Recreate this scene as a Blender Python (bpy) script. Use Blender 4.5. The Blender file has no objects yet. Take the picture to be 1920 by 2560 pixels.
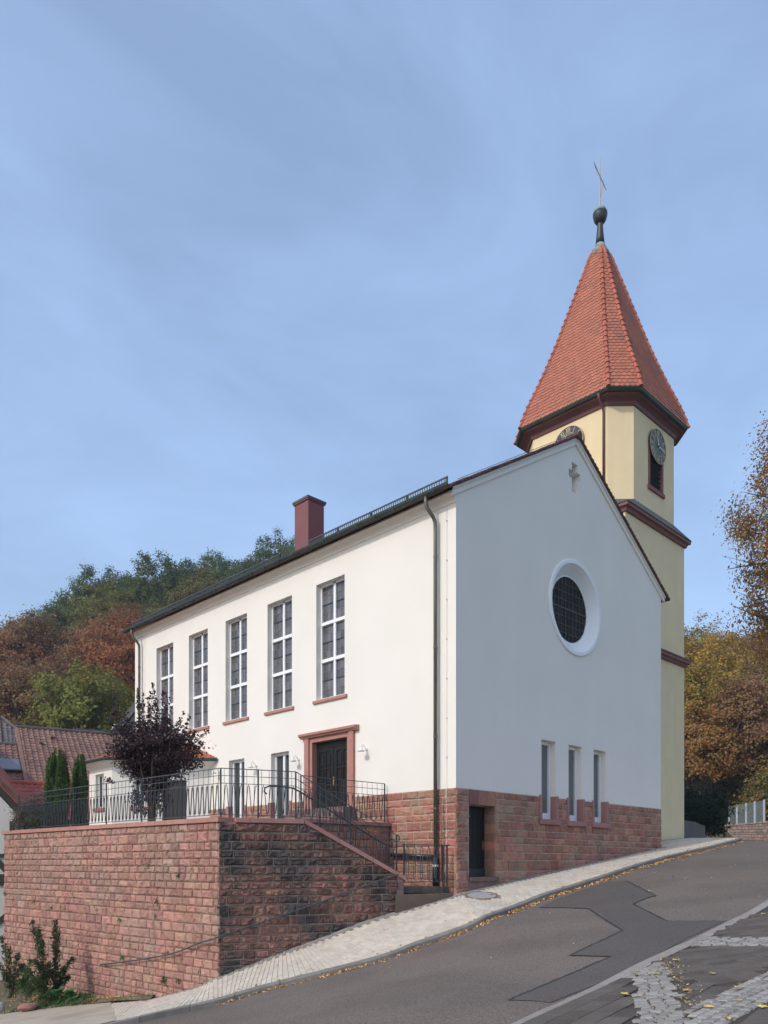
import bpy, bmesh, math, random
import numpy as np
from mathutils import Vector, Matrix
from mathutils.geometry import tessellate_polygon
from mathutils.bvhtree import BVHTree
rad = math.radians
R = random.Random(7)
SC = bpy.context.scene
COL = SC.collection

# ------------------------------------------------------------------ camera
# world frame: origin at the near foot of the church corner, X along the gable wall, Y along the long wall
FPX, HY, ANG, D0 = 1955.0, 2158.0, rad(45.5), 22.0
FD = Vector((math.cos(ANG), math.sin(ANG), 0)); RD = Vector((math.sin(ANG), -math.cos(ANG), 0))
CAM = -(FD * D0 + RD * ((1140 - 960) / FPX * D0)); CAM.z = (2232 - HY) * D0 / FPX
cd = bpy.data.cameras.new('camera'); cam = bpy.data.objects.new('camera', cd); COL.objects.link(cam)
cam.location = CAM; cam.rotation_euler = (rad(90), 0, ANG - rad(90))
cd.sensor_fit = 'HORIZONTAL'; cd.sensor_width = 36; cd.lens = 36 * FPX / 1920
cd.shift_y = (HY - 1280) / 1920; cd.clip_end = 3000; cd.clip_start = .1
SC.camera = cam

# ------------------------------------------------------------------ light
SUN_EL, SUN_DIR = rad(37), Vector((math.cos(rad(-4)), math.sin(rad(-4)), 0))   # SUN_DIR: way the light travels over ground
w = bpy.data.worlds.new('World'); SC.world = w; w.use_nodes = True
nt = w.node_tree; nt.nodes.clear()
out = nt.nodes.new('ShaderNodeOutputWorld'); bg = nt.nodes.new('ShaderNodeBackground')
sky = nt.nodes.new('ShaderNodeTexSky'); sky.sky_type = 'NISHITA'; sky.sun_disc = False
sky.sun_elevation = SUN_EL; sky.sun_rotation = math.atan2(-SUN_DIR.x, -SUN_DIR.y)
sky.altitude = 250; sky.air_density = 1.0; sky.dust_density = 2.4; sky.ozone_density = 1.2
tc = nt.nodes.new('ShaderNodeTexCoord'); mp = nt.nodes.new('ShaderNodeMapping')
mp.inputs['Rotation'].default_value = (.5, .35, .5); mp.inputs['Scale'].default_value = (1.0, 2.6, 4.0)
n1 = nt.nodes.new('ShaderNodeTexNoise'); n1.inputs['Scale'].default_value = 1.5; n1.inputs['Detail'].default_value = 6; n1.inputs['Roughness'].default_value = .55
n1.inputs['Distortion'].default_value = .6
rp = nt.nodes.new('ShaderNodeValToRGB'); rp.color_ramp.elements[0].position = .34; rp.color_ramp.elements[1].position = .74      # faint cirrus pattern on a blue boost added to brighten the whole sky
rp.color_ramp.elements[0].color = (.62, .62, .62, 1); rp.color_ramp.elements[1].color = (1, 1, 1, 1)
mx = nt.nodes.new('ShaderNodeMixRGB'); mx.blend_type = 'ADD'; mx.inputs[2].default_value = (1.95, 2.75, 4.15, 1)
nt.links.new(tc.outputs['Generated'], mp.inputs['Vector']); nt.links.new(mp.outputs[0], n1.inputs['Vector'])
nt.links.new(n1.outputs['Fac'], rp.inputs[0]); nt.links.new(rp.outputs[0], mx.inputs[0])
nt.links.new(sky.outputs[0], mx.inputs[1]); nt.links.new(mx.outputs[0], bg.inputs['Color'])
bg.inputs['Strength'].default_value = .15
nt.links.new(bg.outputs[0], out.inputs['Surface'])
sl = bpy.data.lights.new('sun', 'SUN'); sl.energy = 2.0; sl.angle = rad(.6); sl.color = (1.0, .97, .925)
so = bpy.data.objects.new('sun', sl); COL.objects.link(so)
so.rotation_euler = Vector((SUN_DIR.x * math.cos(SUN_EL), SUN_DIR.y * math.cos(SUN_EL), -math.sin(SUN_EL))).to_track_quat('-Z', 'Y').to_euler()
SC.view_settings.view_transform = 'Standard'; SC.view_settings.look = 'None'; SC.view_settings.gamma = 1
SC.view_settings.exposure = -.14; SC.view_settings.use_curve_mapping = False

# ------------------------------------------------------------------ helpers
def ray(px, py):
    return FD + RD * ((px - 960) / FPX) + Vector((0, 0, (HY - py) / FPX))
def at(px, py, dep): return CAM + ray(px, py) * dep
def onx(px, py, X): q = ray(px, py); return CAM + q * ((X - CAM.x) / q.x)
def ony(px, py, Y): q = ray(px, py); return CAM + q * ((Y - CAM.y) / q.y)
def onz(px, py, Z): q = ray(px, py); return CAM + q * ((Z - CAM.z) / q.z)
def depth_of(p): return (Vector(p) - CAM).dot(FD)

BASE = {}
def finish(o, parent, mat=None, label=None, cat=None, group=None, kind=None):
    if parent is not None: o.parent = parent
    if label: o['label'] = label
    if cat: o['category'] = cat
    if group: o['group'] = group
    if kind: o['kind'] = kind
    return o
def thing(name, base, label, cat, group=None):
    o = bpy.data.objects.new(name, None); COL.objects.link(o); o.location = base; o.empty_display_size = .2
    BASE[o.name] = Vector(base)
    return finish(o, None, None, label, cat, group)

class MB:
    def __init__(s): s.v = []; s.f = []
    def add(s, vs, fs):
        k = len(s.v); s.v.extend(tuple(v) for v in vs); s.f.extend(tuple(i + k for i in f) for f in fs); return s
    def box(s, x0, x1, y0, y1, z0, z1):
        return s.add([(x, y, z) for x in (x0, x1) for y in (y0, y1) for z in (z0, z1)],
                     [(0, 1, 3, 2), (4, 6, 7, 5), (0, 4, 5, 1), (2, 3, 7, 6), (0, 2, 6, 4), (1, 5, 7, 3)])
    def hexa(s, a, b):      # two matching rings of points, joined and capped
        n = len(a)
        return s.add(list(a) + list(b), [tuple(range(n - 1, -1, -1)), tuple(range(n, 2 * n))] + [(i, (i + 1) % n, n + (i + 1) % n, n + i) for i in range(n)])
    def prism(s, pts, ex): return s.hexa(pts, [Vector(p) + Vector(ex) for p in pts])
    def obox(s, c, u, v, w_): # centre and three half vectors
        c, u, v, w_ = map(Vector, (c, u, v, w_))
        return s.hexa([c - u - v - w_, c + u - v - w_, c + u + v - w_, c - u + v - w_], [c - u - v + w_, c + u - v + w_, c + u + v + w_, c - u + v + w_])
    def tube(s, pts, r, n=6, r2=None, closed=False):
        pts = [Vector(p) for p in pts]; m = len(pts); rings = []
        prev = None
        for i, p in enumerate(pts):
            if closed: t = (pts[(i + 1) % m] - pts[i - 1])
            else: t = pts[min(i + 1, m - 1)] - pts[max(i - 1, 0)]
            t.normalize()
            a = Vector((0, 0, 1)) if abs(t.z) < .95 else Vector((1, 0, 0))
            if prev is not None:
                b = prev - t * prev.dot(t)
                a = b if b.length > 1e-4 else a
            u = (a - t * a.dot(t)).normalized(); v = t.cross(u); prev = u
            rr = r if r2 is None else r + (r2 - r) * i / max(1, m - 1)
            rings.append([p + u * (rr * math.cos(2 * math.pi * (k + .5) / n)) + v * (rr * math.sin(2 * math.pi * (k + .5) / n)) for k in range(n)])
        k0 = len(s.v)
        for g in rings: s.v.extend(tuple(q) for q in g)
        for i in range(m if closed else m - 1):
            for k in range(n):
                a, b = k0 + i * n, k0 + ((i + 1) % m) * n
                s.f.append((a + k, a + (k + 1) % n, b + (k + 1) % n, b + k))
        if not closed:
            s.f.append(tuple(k0 + k for k in range(n - 1, -1, -1))); s.f.append(tuple(k0 + (m - 1) * n + k for k in range(n)))
        return s
    def lathe(s, prof, c, n=16, axis=None):
        c = Vector(c); ax = Vector(axis) if axis else Vector((0, 0, 1))
        a = Vector((1, 0, 0)) if abs(ax.x) < .9 else Vector((0, 1, 0)); u = (a - ax * a.dot(ax)).normalized(); v = ax.cross(u)
        k0 = len(s.v); m = len(prof)
        for r_, z_ in prof:
            for k in range(n):
                t = 2 * math.pi * k / n
                s.v.append(tuple(c + ax * z_ + (u * math.cos(t) + v * math.sin(t)) * r_))
        for i in range(m - 1):
            for k in range(n):
                a, b = k0 + i * n, k0 + (i + 1) * n
                s.f.append((a + k, a + (k + 1) % n, b + (k + 1) % n, b + k))
        s.f.append(tuple(k0 + k for k in range(n - 1, -1, -1))); s.f.append(tuple(k0 + (m - 1) * n + k for k in range(n)))
        return s
    def sheet(s, rows):     # grid of points
        k0 = len(s.v); n = len(rows[0])
        for r_ in rows: s.v.extend(tuple(p) for p in r_)
        for i in range(len(rows) - 1):
            for j in range(n - 1):
                s.f.append((k0 + i * n + j, k0 + i * n + j + 1, k0 + (i + 1) * n + j + 1, k0 + (i + 1) * n + j))
        return s
    def mesh(s, name, mat=None, base=(0, 0, 0), smooth=False, fix=True):
        me = bpy.data.meshes.new(name); b = Vector(base)
        me.from_pydata([tuple(Vector(v) - b) for v in s.v], [], s.f)
        if fix:
            bm = bmesh.new(); bm.from_mesh(me); bmesh.ops.recalc_face_normals(bm, faces=bm.faces); bm.to_mesh(me); bm.free()
        if mat: me.materials.append(mat)
        if smooth: me.polygons.foreach_set('use_smooth', [True] * len(me.polygons))
        me.update(); return me
    def build(s, name, mat, parent=None, base=None, smooth=False, fix=True, bevel=0, **kw):
        if base is None:
            base = Vector((0, 0, 0)); p = parent
            while p is not None:
                if p.name in BASE: base = BASE[p.name]; break
                p = p.parent
        me = s.mesh(name, mat, base, smooth, fix)
        o = bpy.data.objects.new(name, me); COL.objects.link(o)
        if parent is None: o.location = base
        if bevel:
            m = o.modifiers.new('bevel', 'BEVEL'); m.width = bevel; m.segments = 2; m.limit_method = 'ANGLE'
        return finish(o, parent, **kw)

def facade(mb, outer, holes, depth, nvec, reveal=True):
    """flat wall polygon with holes, pushed-in reveals of the given depth along -nvec"""
    polys = [[Vector(p) for p in outer]] + [[Vector(p) for p in h] for h in holes]
    flat = [p for q in polys for p in q]
    tris = tessellate_polygon(polys)
    mb.add(flat, [tuple(t) for t in tris])
    if reveal:
        for q, dd in zip(polys[1:], depth if isinstance(depth, (list, tuple)) else [depth] * len(holes)):
            back = [p - Vector(nvec) * dd for p in q]; n = len(q)
            mb.add(q + back, [(i, (i + 1) % n, n + (i + 1) % n, n + i) for i in range(n)])

# ------------------------------------------------------------------ materials
def mat(name, col, rough=.8, var=.12, scale=3.0, bump=0.0, bscale=40.0, rnd=0.0, metal=0.0, spec=.5, col2=None, mixscale=.7, mixpos=(.45, .65), hue=0.0, stretch=None, transl=0.0, objcol=False, streak=0.0, speck=0.0, bump2=0.0, sscale=75):
    m = bpy.data.materials.new(name); m.use_nodes = True; t = m.node_tree; N = t.nodes; L = t.links
    bs = N['Principled BSDF']; bs.inputs['Roughness'].default_value = rough; bs.inputs['Metallic'].default_value = metal
    bs.inputs['Specular IOR Level'].default_value = spec
    geo = N.new('ShaderNodeNewGeometry'); vec = geo.outputs['Position']
    if stretch:
        mpn = N.new('ShaderNodeMapping'); mpn.inputs['Scale'].default_value = stretch; L.new(vec, mpn.inputs['Vector']); vec = mpn.outputs[0]
    if objcol:
        oi = N.new('ShaderNodeObjectInfo'); c = oi.outputs['Color']
    else:
        rgb = N.new('ShaderNodeRGB'); rgb.outputs[0].default_value = (*col, 1); c = rgb.outputs[0]
    def noise(sc, det=4, v=None):
        n = N.new('ShaderNodeTexNoise'); n.inputs['Scale'].default_value = sc; n.inputs['Detail'].default_value = det
        L.new(v if v is not None else vec, n.inputs['Vector']); return n.outputs['Fac']
    def mul(c, fac_socket, lo, hi):
        mr = N.new('ShaderNodeMapRange'); mr.inputs[1].default_value = .25; mr.inputs[2].default_value = .75
        mr.inputs[3].default_value = lo; mr.inputs[4].default_value = hi; L.new(fac_socket, mr.inputs[0])
        mm = N.new('ShaderNodeMixRGB'); mm.blend_type = 'MULTIPLY'; mm.inputs[0].default_value = 1
        L.new(c, mm.inputs[1]); L.new(mr.outputs[0], mm.inputs[2]); return mm.outputs[0]
    if col2:
        r_ = N.new('ShaderNodeMapRange'); r_.inputs[1].default_value = mixpos[0]; r_.inputs[2].default_value = mixpos[1]
        L.new(noise(mixscale, 5), r_.inputs[0])
        mm = N.new('ShaderNodeMixRGB'); L.new(r_.outputs[0], mm.inputs[0]); L.new(c, mm.inputs[1]); mm.inputs[2].default_value = (*col2, 1); c = mm.outputs[0]
    if rnd or hue:
        oi2 = N.new('ShaderNodeObjectInfo'); ad = N.new('ShaderNodeMath'); ad.operation = 'ADD'
        L.new(oi2.outputs['Random'], ad.inputs[0]); L.new(geo.outputs['Random Per Island'], ad.inputs[1])
        fr = N.new('ShaderNodeMath'); fr.operation = 'FRACT'; L.new(ad.outputs[0], fr.inputs[0])
        hs = N.new('ShaderNodeHueSaturation'); L.new(c, hs.inputs['Color'])
        a = N.new('ShaderNodeMapRange'); a.inputs[3].default_value = 1 - rnd; a.inputs[4].default_value = 1 + rnd; L.new(fr.outputs[0], a.inputs[0]); L.new(a.outputs[0], hs.inputs['Value'])
        m7 = N.new('ShaderNodeMath'); m7.operation = 'MULTIPLY'; m7.inputs[1].default_value = 7.31; L.new(fr.outputs[0], m7.inputs[0])
        f7 = N.new('ShaderNodeMath'); f7.operation = 'FRACT'; L.new(m7.outputs[0], f7.inputs[0])
        b = N.new('ShaderNodeMapRange'); b.inputs[3].default_value = .5 - hue; b.inputs[4].default_value = .5 + hue; L.new(f7.outputs[0], b.inputs[0]); L.new(b.outputs[0], hs.inputs['Hue'])
        c = hs.outputs[0]
    if var: c = mul(c, noise(scale), 1 - var, 1 + var)
    if streak:
        ms = N.new('ShaderNodeMapping'); ms.inputs['Scale'].default_value = (3.2, 3.2, .22); L.new(geo.outputs['Position'], ms.inputs['Vector'])
        c = mul(c, noise(1.0, 5, ms.outputs[0]), 1 - streak, 1 + streak * .4)
    if speck:
        c = mul(c, noise(sscale, 3), 1 - speck, 1 + speck)
    L.new(c, bs.inputs['Base Color'])
    h = None
    if bump:
        bp = N.new('ShaderNodeBump'); bp.inputs['Strength'].default_value = bump; bp.inputs['Distance'].default_value = .02
        L.new(noise(bscale, 5), bp.inputs['Height']); h = bp
        if bump2:
            bq = N.new('ShaderNodeBump'); bq.inputs['Strength'].default_value = bump2; bq.inputs['Distance'].default_value = .05
            L.new(noise(1.3, 3), bq.inputs['Height']); L.new(bq.outputs[0], bp.inputs['Normal'])
        L.new(h.outputs[0], bs.inputs['Normal'])
    if transl:
        tr = N.new('ShaderNodeBsdfTranslucent'); L.new(c, tr.inputs['Color']); ms = N.new('ShaderNodeMixShader'); ms.inputs[0].default_value = transl
        L.new(bs.outputs[0], ms.inputs[1]); L.new(tr.outputs[0], ms.inputs[2]); L.new(ms.outputs[0], N['Material Output'].inputs['Surface'])
    return m

M = {}
M['plaster'] = mat('plaster', (.82, .768, .685), .9, .032, .5, .10, 60, streak=.012, bump2=.04)
M['plaster_trim'] = mat('plaster_trim', (.82, .76, .675), .9, .03, 2, .05, 60)
M['cream'] = mat('cream_render', (.81, .645, .385), .9, .05, 1.2, .14, 45, streak=.05, bump2=.08)
M['sand'] = mat('red_sandstone', (.37, .165, .115), .92, .20, 7, .5, 30, rnd=.26, hue=.012, col2=(.32, .205, .14), mixscale=1.1)
M['sand_left'] = mat('weathered_sandstone', (.385, .20, .15), .93, .20, 6, .5, 26, rnd=.20, hue=.010, col2=(.34, .215, .165), mixscale=.8, streak=.08)
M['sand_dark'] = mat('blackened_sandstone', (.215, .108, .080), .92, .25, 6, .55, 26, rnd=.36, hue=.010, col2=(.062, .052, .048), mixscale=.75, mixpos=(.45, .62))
M['sand_cut'] = mat('cut_sandstone', (.42, .20, .155), .85, .10, 5, .15, 60, rnd=.07, streak=.05)
M['sand_dress'] = mat('dressed_sandstone', (.36, .18, .155), .88, .14, 3, .2, 50, rnd=.06)
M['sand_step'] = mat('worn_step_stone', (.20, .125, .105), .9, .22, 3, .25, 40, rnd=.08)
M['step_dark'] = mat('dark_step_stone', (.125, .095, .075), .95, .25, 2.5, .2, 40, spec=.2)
M['maroon'] = mat('maroon_trim', (.155, .052, .050), .55, .10, 4)
M['maroon_stone'] = mat('maroon_sandstone', (.23, .095, .08), .8, .14, 3, .15, 40)
M['mortar'] = mat('mortar', (.47, .385, .29), .95, .12, 6, .3, 60)
M['mortar_dark'] = mat('joint_mortar', (.25, .165, .125), .95, .25, 5, .3, 60)
M['mortar_front'] = mat('front_mortar', (.36, .285, .22), .95, .25, 4, .3, 60)
M['zinc'] = mat('green_zinc', (.055, .068, .058), .42, .25, 3, metal=.35)
M['pipe'] = mat('pipe_metal', (.15, .14, .11), .45, .25, 2.5, metal=.45, stretch=(4, 4, .8))
M['black_pipe'] = mat('black_pipe', (.022, .024, .028), .35, .1, 3)
M['iron'] = mat('wrought_iron', (.075, .085, .09), .5, .12, 8, metal=.3)
M['iron_dark'] = mat('dark_iron', (.045, .052, .057), .5, .12, 8, metal=.3)
M['white_paint'] = mat('white_paint', (.82, .82, .81), .45, .02, 4)
M['lamp_white'] = mat('lamp_white', (.78, .77, .74), .4, .02, 4)
M['black_door'] = mat('black_door', (.014, .013, .012), .5, .2, 5, stretch=(1, 1, .3), spec=.25)
M['brown_door'] = mat('brown_door', (.045, .036, .032), .5, .2, 5, stretch=(1, 1, .3))
M['brass'] = mat('brass', (.45, .30, .12), .35, .1, 8, metal=.9)
M['gold'] = mat('gold_leaf', (.78, .60, .27), .35, .1, 8, metal=.55)
M['clock_dark'] = mat('clock_ring', (.028, .032, .055), .4, .2, 5)
M['clock_mid'] = mat('clock_centre', (.10, .11, .095), .5, .25, 3)
M['copper'] = mat('patinated_copper', (.045, .045, .05), .45, .3, 4, metal=.3)
M['verdigris'] = mat('verdigris', (.21, .31, .29), .7, .25, 4, col2=(.09, .11, .12), mixscale=5)
M['tile_red'] = mat('red_roof_tile', (.42, .145, .085), .78, .10, 5, .2, 30, rnd=.12, hue=.004, col2=(.27, .115, .075), mixscale=.55, mixpos=(.5, .72))
M['tile_hip'] = mat('hip_tile', (.42, .120, .068), .75, .2, 5, .2, 30, rnd=.14)
M['tile_brown'] = mat('brown_roof_tile', (.23, .120, .085), .7, .22, 2.5, .2, 30, rnd=.20, hue=.01)
M['tile_bright'] = mat('bright_red_tile', (.34, .085, .058), .7, .15, 3, .2, 30, rnd=.12)
M['tile_orange'] = mat('orange_tile', (.47, .17, .09), .75, .15, 3, .2, 30, rnd=.14)
M['tile_church'] = mat('church_tile', (.13, .062, .05), .85, .3, 4, .3, 30, rnd=.2)
M['tile_grey'] = mat('grey_brown_tile', (.13, .105, .10), .7, .25, 2.5, .2, 30, rnd=.2)
M['chim'] = mat('chimney_sheet', (.20, .062, .058), .55, .08, 2)
M['lead'] = mat('lead_sheet', (.085, .085, .08), .6, .3, 3, .2, 10)
M['asphalt'] = mat('asphalt', (.172, .137, .113), .95, .10, .5, .35, 140, spec=.25, speck=.55, sscale=34, col2=(.145, .117, .098), mixscale=.35)
M['asphalt_patch'] = mat('asphalt_patch', (.112, .094, .082), .95, .08, .8, .3, 140, spec=.25, speck=.42, sscale=34)
M['tar'] = mat('tar_seam', (.035, .034, .034), .7, .2, 6)
M['kerb'] = mat('kerb_concrete', (.21, .19, .165), .9, .2, 4, .3, 60, rnd=.1)
M['strip'] = mat('gutter_strip', (.30, .26, .225), .9, .15, 3, .3, 60, rnd=.06, speck=.15)
M['paver_base'] = mat('paver_joint', (.24, .195, .15), .95, .2, 4)
M['paver'] = mat('beige_paver', (.56, .485, .39), .92, .10, 1.5, .2, 80, rnd=.09, hue=.006)
M['sett'] = mat('grey_sett', (.275, .25, .22), .8, .15, 9, .4, 40, rnd=.24, hue=.02)
M['dark_paver'] = mat('dark_paver', (.124, .105, .088), .95, .16, 2, .3, 90, rnd=.16, speck=.25, spec=.15)
M['lot_base'] = mat('lot_joint', (.060, .046, .034), .95, .3, 6)
M['soil'] = mat('soil', (.16, .105, .07), .98, .35, 3, .6, 18, col2=(.09, .10, .04), mixscale=1.4)
M['ground'] = mat('ground_cover', (.10, .085, .045), .98, .35, .5, .5, 6, col2=(.05, .07, .02), mixscale=.15)
M['apron'] = mat('sandy_apron', (.44, .375, .29), .95, .14, 1.2, .3, 40, col2=(.36, .30, .22), mixscale=.9)
M['concrete'] = mat('concrete', (.34, .32, .30), .9, .15, 2, .2, 50)
M['rubble'] = mat('rubble_wall', (.36, .24, .20), .92, .25, 3, .5, 20, rnd=.3, col2=(.36, .30, .24), mixscale=2)
M['grey_cover'] = mat('cast_cover', (.36, .35, .34), .7, .1, 8)
M['rust'] = mat('rusty_ring', (.26, .12, .07), .85, .25, 8)
M['timber'] = mat('dark_timber', (.04, .032, .028), .8, .25, 5)
M['house_white'] = mat('house_render', (.60, .57, .52), .9, .08, 1.5, .4, 25)
M['bark'] = mat('bark', (.10, .075, .055), .95, .3, 5, .5, 15)
M['bark_grey'] = mat('grey_bark', (.16, .14, .12), .95, .3, 3, .5, 10)
M['plum_leaf'] = mat('plum_leaf', (.042, .017, .020), .5, .1, 2, rnd=.5, hue=.02, transl=.15)
M['leaf'] = mat('leaf', (1, 1, 1), .7, .22, .35, rnd=.34, hue=.03, transl=.36, objcol=True, spec=.25)
M['leaf_hill'] = mat('hill_leaf', (1, 1, 1), .75, .18, .22, rnd=.28, hue=.02, transl=.36, objcol=True, spec=.2)
M['weed'] = mat('weed_leaf', (.075, .14, .035), .65, .15, 4, rnd=.25, transl=.2)
M['big_leaf'] = mat('butterbur_leaf', (.085, .19, .055), .6, .2, 5, rnd=.2, transl=.2)
M['fallen'] = mat('fallen_leaf', (.60, .34, .13), .8, .2, 9, rnd=.4, hue=.02)
M['straw'] = mat('dry_straw', (.42, .29, .15), .85, .2, 9, rnd=.45, hue=.02)
M['yellow_leaf'] = mat('fallen_maple_leaf', (.55, .38, .08), .75, .2, 9, rnd=.3, hue=.02)
M['galv'] = mat('galvanised_post', (.42, .45, .48), .45, .1, 5, metal=.5)
M['board'] = mat('dark_board', (.13, .11, .10), .85, .2, 2, .2, 20, stretch=(2, 2, .4))

def glass(name, c, rough=.08, rnd=.0, hue=0, alpha=1.0):
    return mat(name, c, rough, .15, 3, rnd=rnd, hue=hue, spec=.6)
M['lead_glass'] = glass('leaded_glass', (.115, .105, .115), .12, .32, .10)
M['oculus_glass'] = mat('oculus_glass', (.016, .011, .008), .3, .3, 3, rnd=.5, hue=.05, spec=.05)
M['dark_glass'] = mat('window_glass', (.05, .055, .052), .06, .2, 1, spec=.6)
M['blind_glass'] = mat('frosted_glass', (.14, .15, .14), .2, .1, 1, spec=.5)
M['cames'] = mat('lead_cames', (.075, .066, .056), .5, .1, 4)
M['cames_light'] = mat('pale_cames', (.30, .27, .22), .5, .1, 4)
m = bpy.data.materials.new('mesh_screen'); m.use_nodes = True; t = m.node_tree
tb = t.nodes.new('ShaderNodeBsdfTransparent'); ms = t.nodes.new('ShaderNodeMixShader'); ms.inputs[0].default_value = .38
pb = t.nodes['Principled BSDF']; pb.inputs['Base Color'].default_value = (.32, .36, .36, 1); pb.inputs['Roughness'].default_value = .5
t.links.new(tb.outputs[0], ms.inputs[1]); t.links.new(pb.outputs[0], ms.inputs[2]); t.links.new(ms.outputs[0], t.nodes['Material Output'].inputs[0])
M['screen'] = m

# ------------------------------------------------------------------ street, pavement, ground
def catmull(pts, n):
    pts = [Vector(p) for p in pts]; o = []
    for i in range(len(pts) - 1):
        p0, p1, p2, p3 = pts[max(i - 1, 0)], pts[i], pts[i + 1], pts[min(i + 2, len(pts) - 1)]
        for k in range(n):
            t = k / n; o.append(.5 * (2 * p1 + (p2 - p0) * t + (2 * p0 - 5 * p1 + 4 * p2 - p3) * t * t + (3 * p1 - p0 - 3 * p2 + p3) * t ** 3))
    o.append(pts[-1]); return o
def linear(pts, n):
    pts = [Vector(p) for p in pts]; o = []
    for i in range(len(pts) - 1): o += [pts[i].lerp(pts[i + 1], k / n) for k in range(n)]
    return o + [pts[-1]]
bed1, bed2 = onz(181, 2515, -3.2), onz(0, 2536, -3.4)
INNER = [(23.0, 3.1, 2.08), (17.95, 1.45, 1.98), (15.5, 1.45, 1.83), (12.5, 1.4, 1.5), (12.45, -.02, 1.46), (8, 0, .94), (5, 0, .59), (2.9, 0, .33), (1.4, 0, .15), (.3, 0, .02),
         (-.22, -.02, -.07), (-.9, .26, -.25), (-1.64, .55, -.44), (-2.61, .93, -.69), (-3.6, 1.31, -1.04), (-5, 1.86, -1.52), (-6.33, 2.5, -2.02), (-6.34, 3.15, -2.3), (-6.48, 5.4, -2.88), bed1, bed2, (-12.5, 11, -3.8)]
KERB = [(22.6, 2.6, 2.05), (16.8, -1.2, 1.9), (15.6, -1.8, 1.83), (13.4, -1.98, 1.6), (12.3, -2, 1.47), (8, -2, .98), (5, -2, .52), (2.94, -2, .2), (1.47, -2, -.02), (.1, -2.05, -.28),
        (-1.45, -2.25, -.47), (-1.95, -2.13, -.66), (-2.7, -1.82, -.9), (-3.24, -1.61, -1.05), (-4.25, -1.22, -1.36), (-6.4, .25, -1.95), (-7.44, .66, -2.19), (-8.4, 1.03, -2.34), (-9.26, 1.37, -2.48), (-11, 2.2, -2.8), (-14, 3.8, -3.3), (-18, 6, -4.0)]
STRIP = [(54, 3.0, 2.65), (27, -3, 1.98), (19, -5.6, 1.8), (15, -6.3, 1.5), (13, -6.55, 1.35), (8, -7.05, .78), (4.5, -7.5, .36), (1.34, -7.88, 0), (-.5, -8.1, -.2), (-1.93, -8.25, -.32),
         (-3.4, -8.45, -.43), (-4.6, -8.6, -.51), (-5.6, -8.68, -.6), (-6.5, -8.75, -.69), (-8.2, -9.0, -.82), (-9.23, -9.07, -.9), (-9.75, -9.12, -.95), (-11.5, -9.3, -1.12), (-14, -9.4, -1.4), (-20, -9, -2.2), (-26, -6, -3), (-32, -2, -3.9)]
SUB = 6
IN_, KE_, ST_ = linear(INNER, SUB), catmull(KERB, SUB), catmull(STRIP, SUB)
KW = .14                                        # kerb stone width
KB_ = [a + (b - a).normalized() * KW for a, b in zip(KE_, IN_)]   # back of the kerb
# pavement bedding sheet
nv = 6
mb = MB(); mb.sheet([[a.lerp(b, j / nv) - Vector((0, 0, .004)) for j in range(nv + 1)] for a, b in zip(IN_, KB_)])
pav = mb.build('pavement', M['paver_base'], kind='structure')
# road sheet: reaches under the kerb
dn = Vector((0, 0, -.14))
mb = MB(); nr = 14
road_rows = [[(a + (b - a) * (j / nr)) + dn * (1 - j / nr) for j in range(nr + 1)] for a, b in zip([k.lerp(q, .5) for k, q in zip(KE_, KB_)], ST_)]
mb.sheet([[Vector((44, 13, 2.62)).lerp(Vector((62, 8, 2.9)), j / nr) for j in range(nr + 1)]] + road_rows)
road = mb.build('road', M['asphalt'], kind='structure')
road_bvh = BVHTree.FromPolygons([Vector(v) for v in mb.v], mb.f)
def on_road(px, py, up=0.0):
    h = road_bvh.ray_cast(CAM, ray(px, py).normalized(), 200)[0]
    return h + Vector((0, 0, up)) if h is not None else None
# kerb stones
acc = 0; segs = []; cur = [0]
for i in range(1, len(KE_)):
    acc += (KE_[i] - KE_[i - 1]).length; cur.append(i)
    if acc > .95: segs.append(cur); cur = [i]; acc = 0
for g in segs:
    mb = MB(); gap = .012
    pts = [KE_[i] for i in g]; bk = [KB_[i] for i in g]
    e = (pts[1] - pts[0]).normalized() * gap; pts[0] = pts[0] + e; bk[0] = bk[0] + e
    dz = Vector((0, 0, R.uniform(-.006, .006)))
    rows = [[p + Vector((0, 0, -.25)), p + Vector((0, 0, -.02)) + dz, p + (b - p) * .12 + dz, b + dz, b + Vector((0, 0, -.25))] for p, b in zip(pts, bk)]
    mb.sheet(rows)
    n = 5; last = (len(rows) - 1) * n
    mb.f.append((0, 1, 2, 3, 4)); mb.f.append((last, last + 4, last + 3, last + 2, last + 1))
    mb.build('kerb_stone', M['kerb'], pav)
# gutter strip on the far side of the road: flat kerb stones
acc = 0; segs = []; cur = [0]
SD_ = []
for i in range(len(ST_)):
    t = (ST_[min(i + 1, len(ST_) - 1)] - ST_[max(i - 1, 0)]).normalized(); nn = Vector((-t.y, t.x, 0)).normalized()
    if nn.dot(CAM - ST_[i]) < 0: nn = -nn
    SD_.append(nn)
for i in range(1, len(ST_)):
    acc += (ST_[i] - ST_[i - 1]).length; cur.append(i)
    if acc > .9: segs.append(cur); cur = [i]; acc = 0
lot_n = Vector((0, 0, 1))
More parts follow.
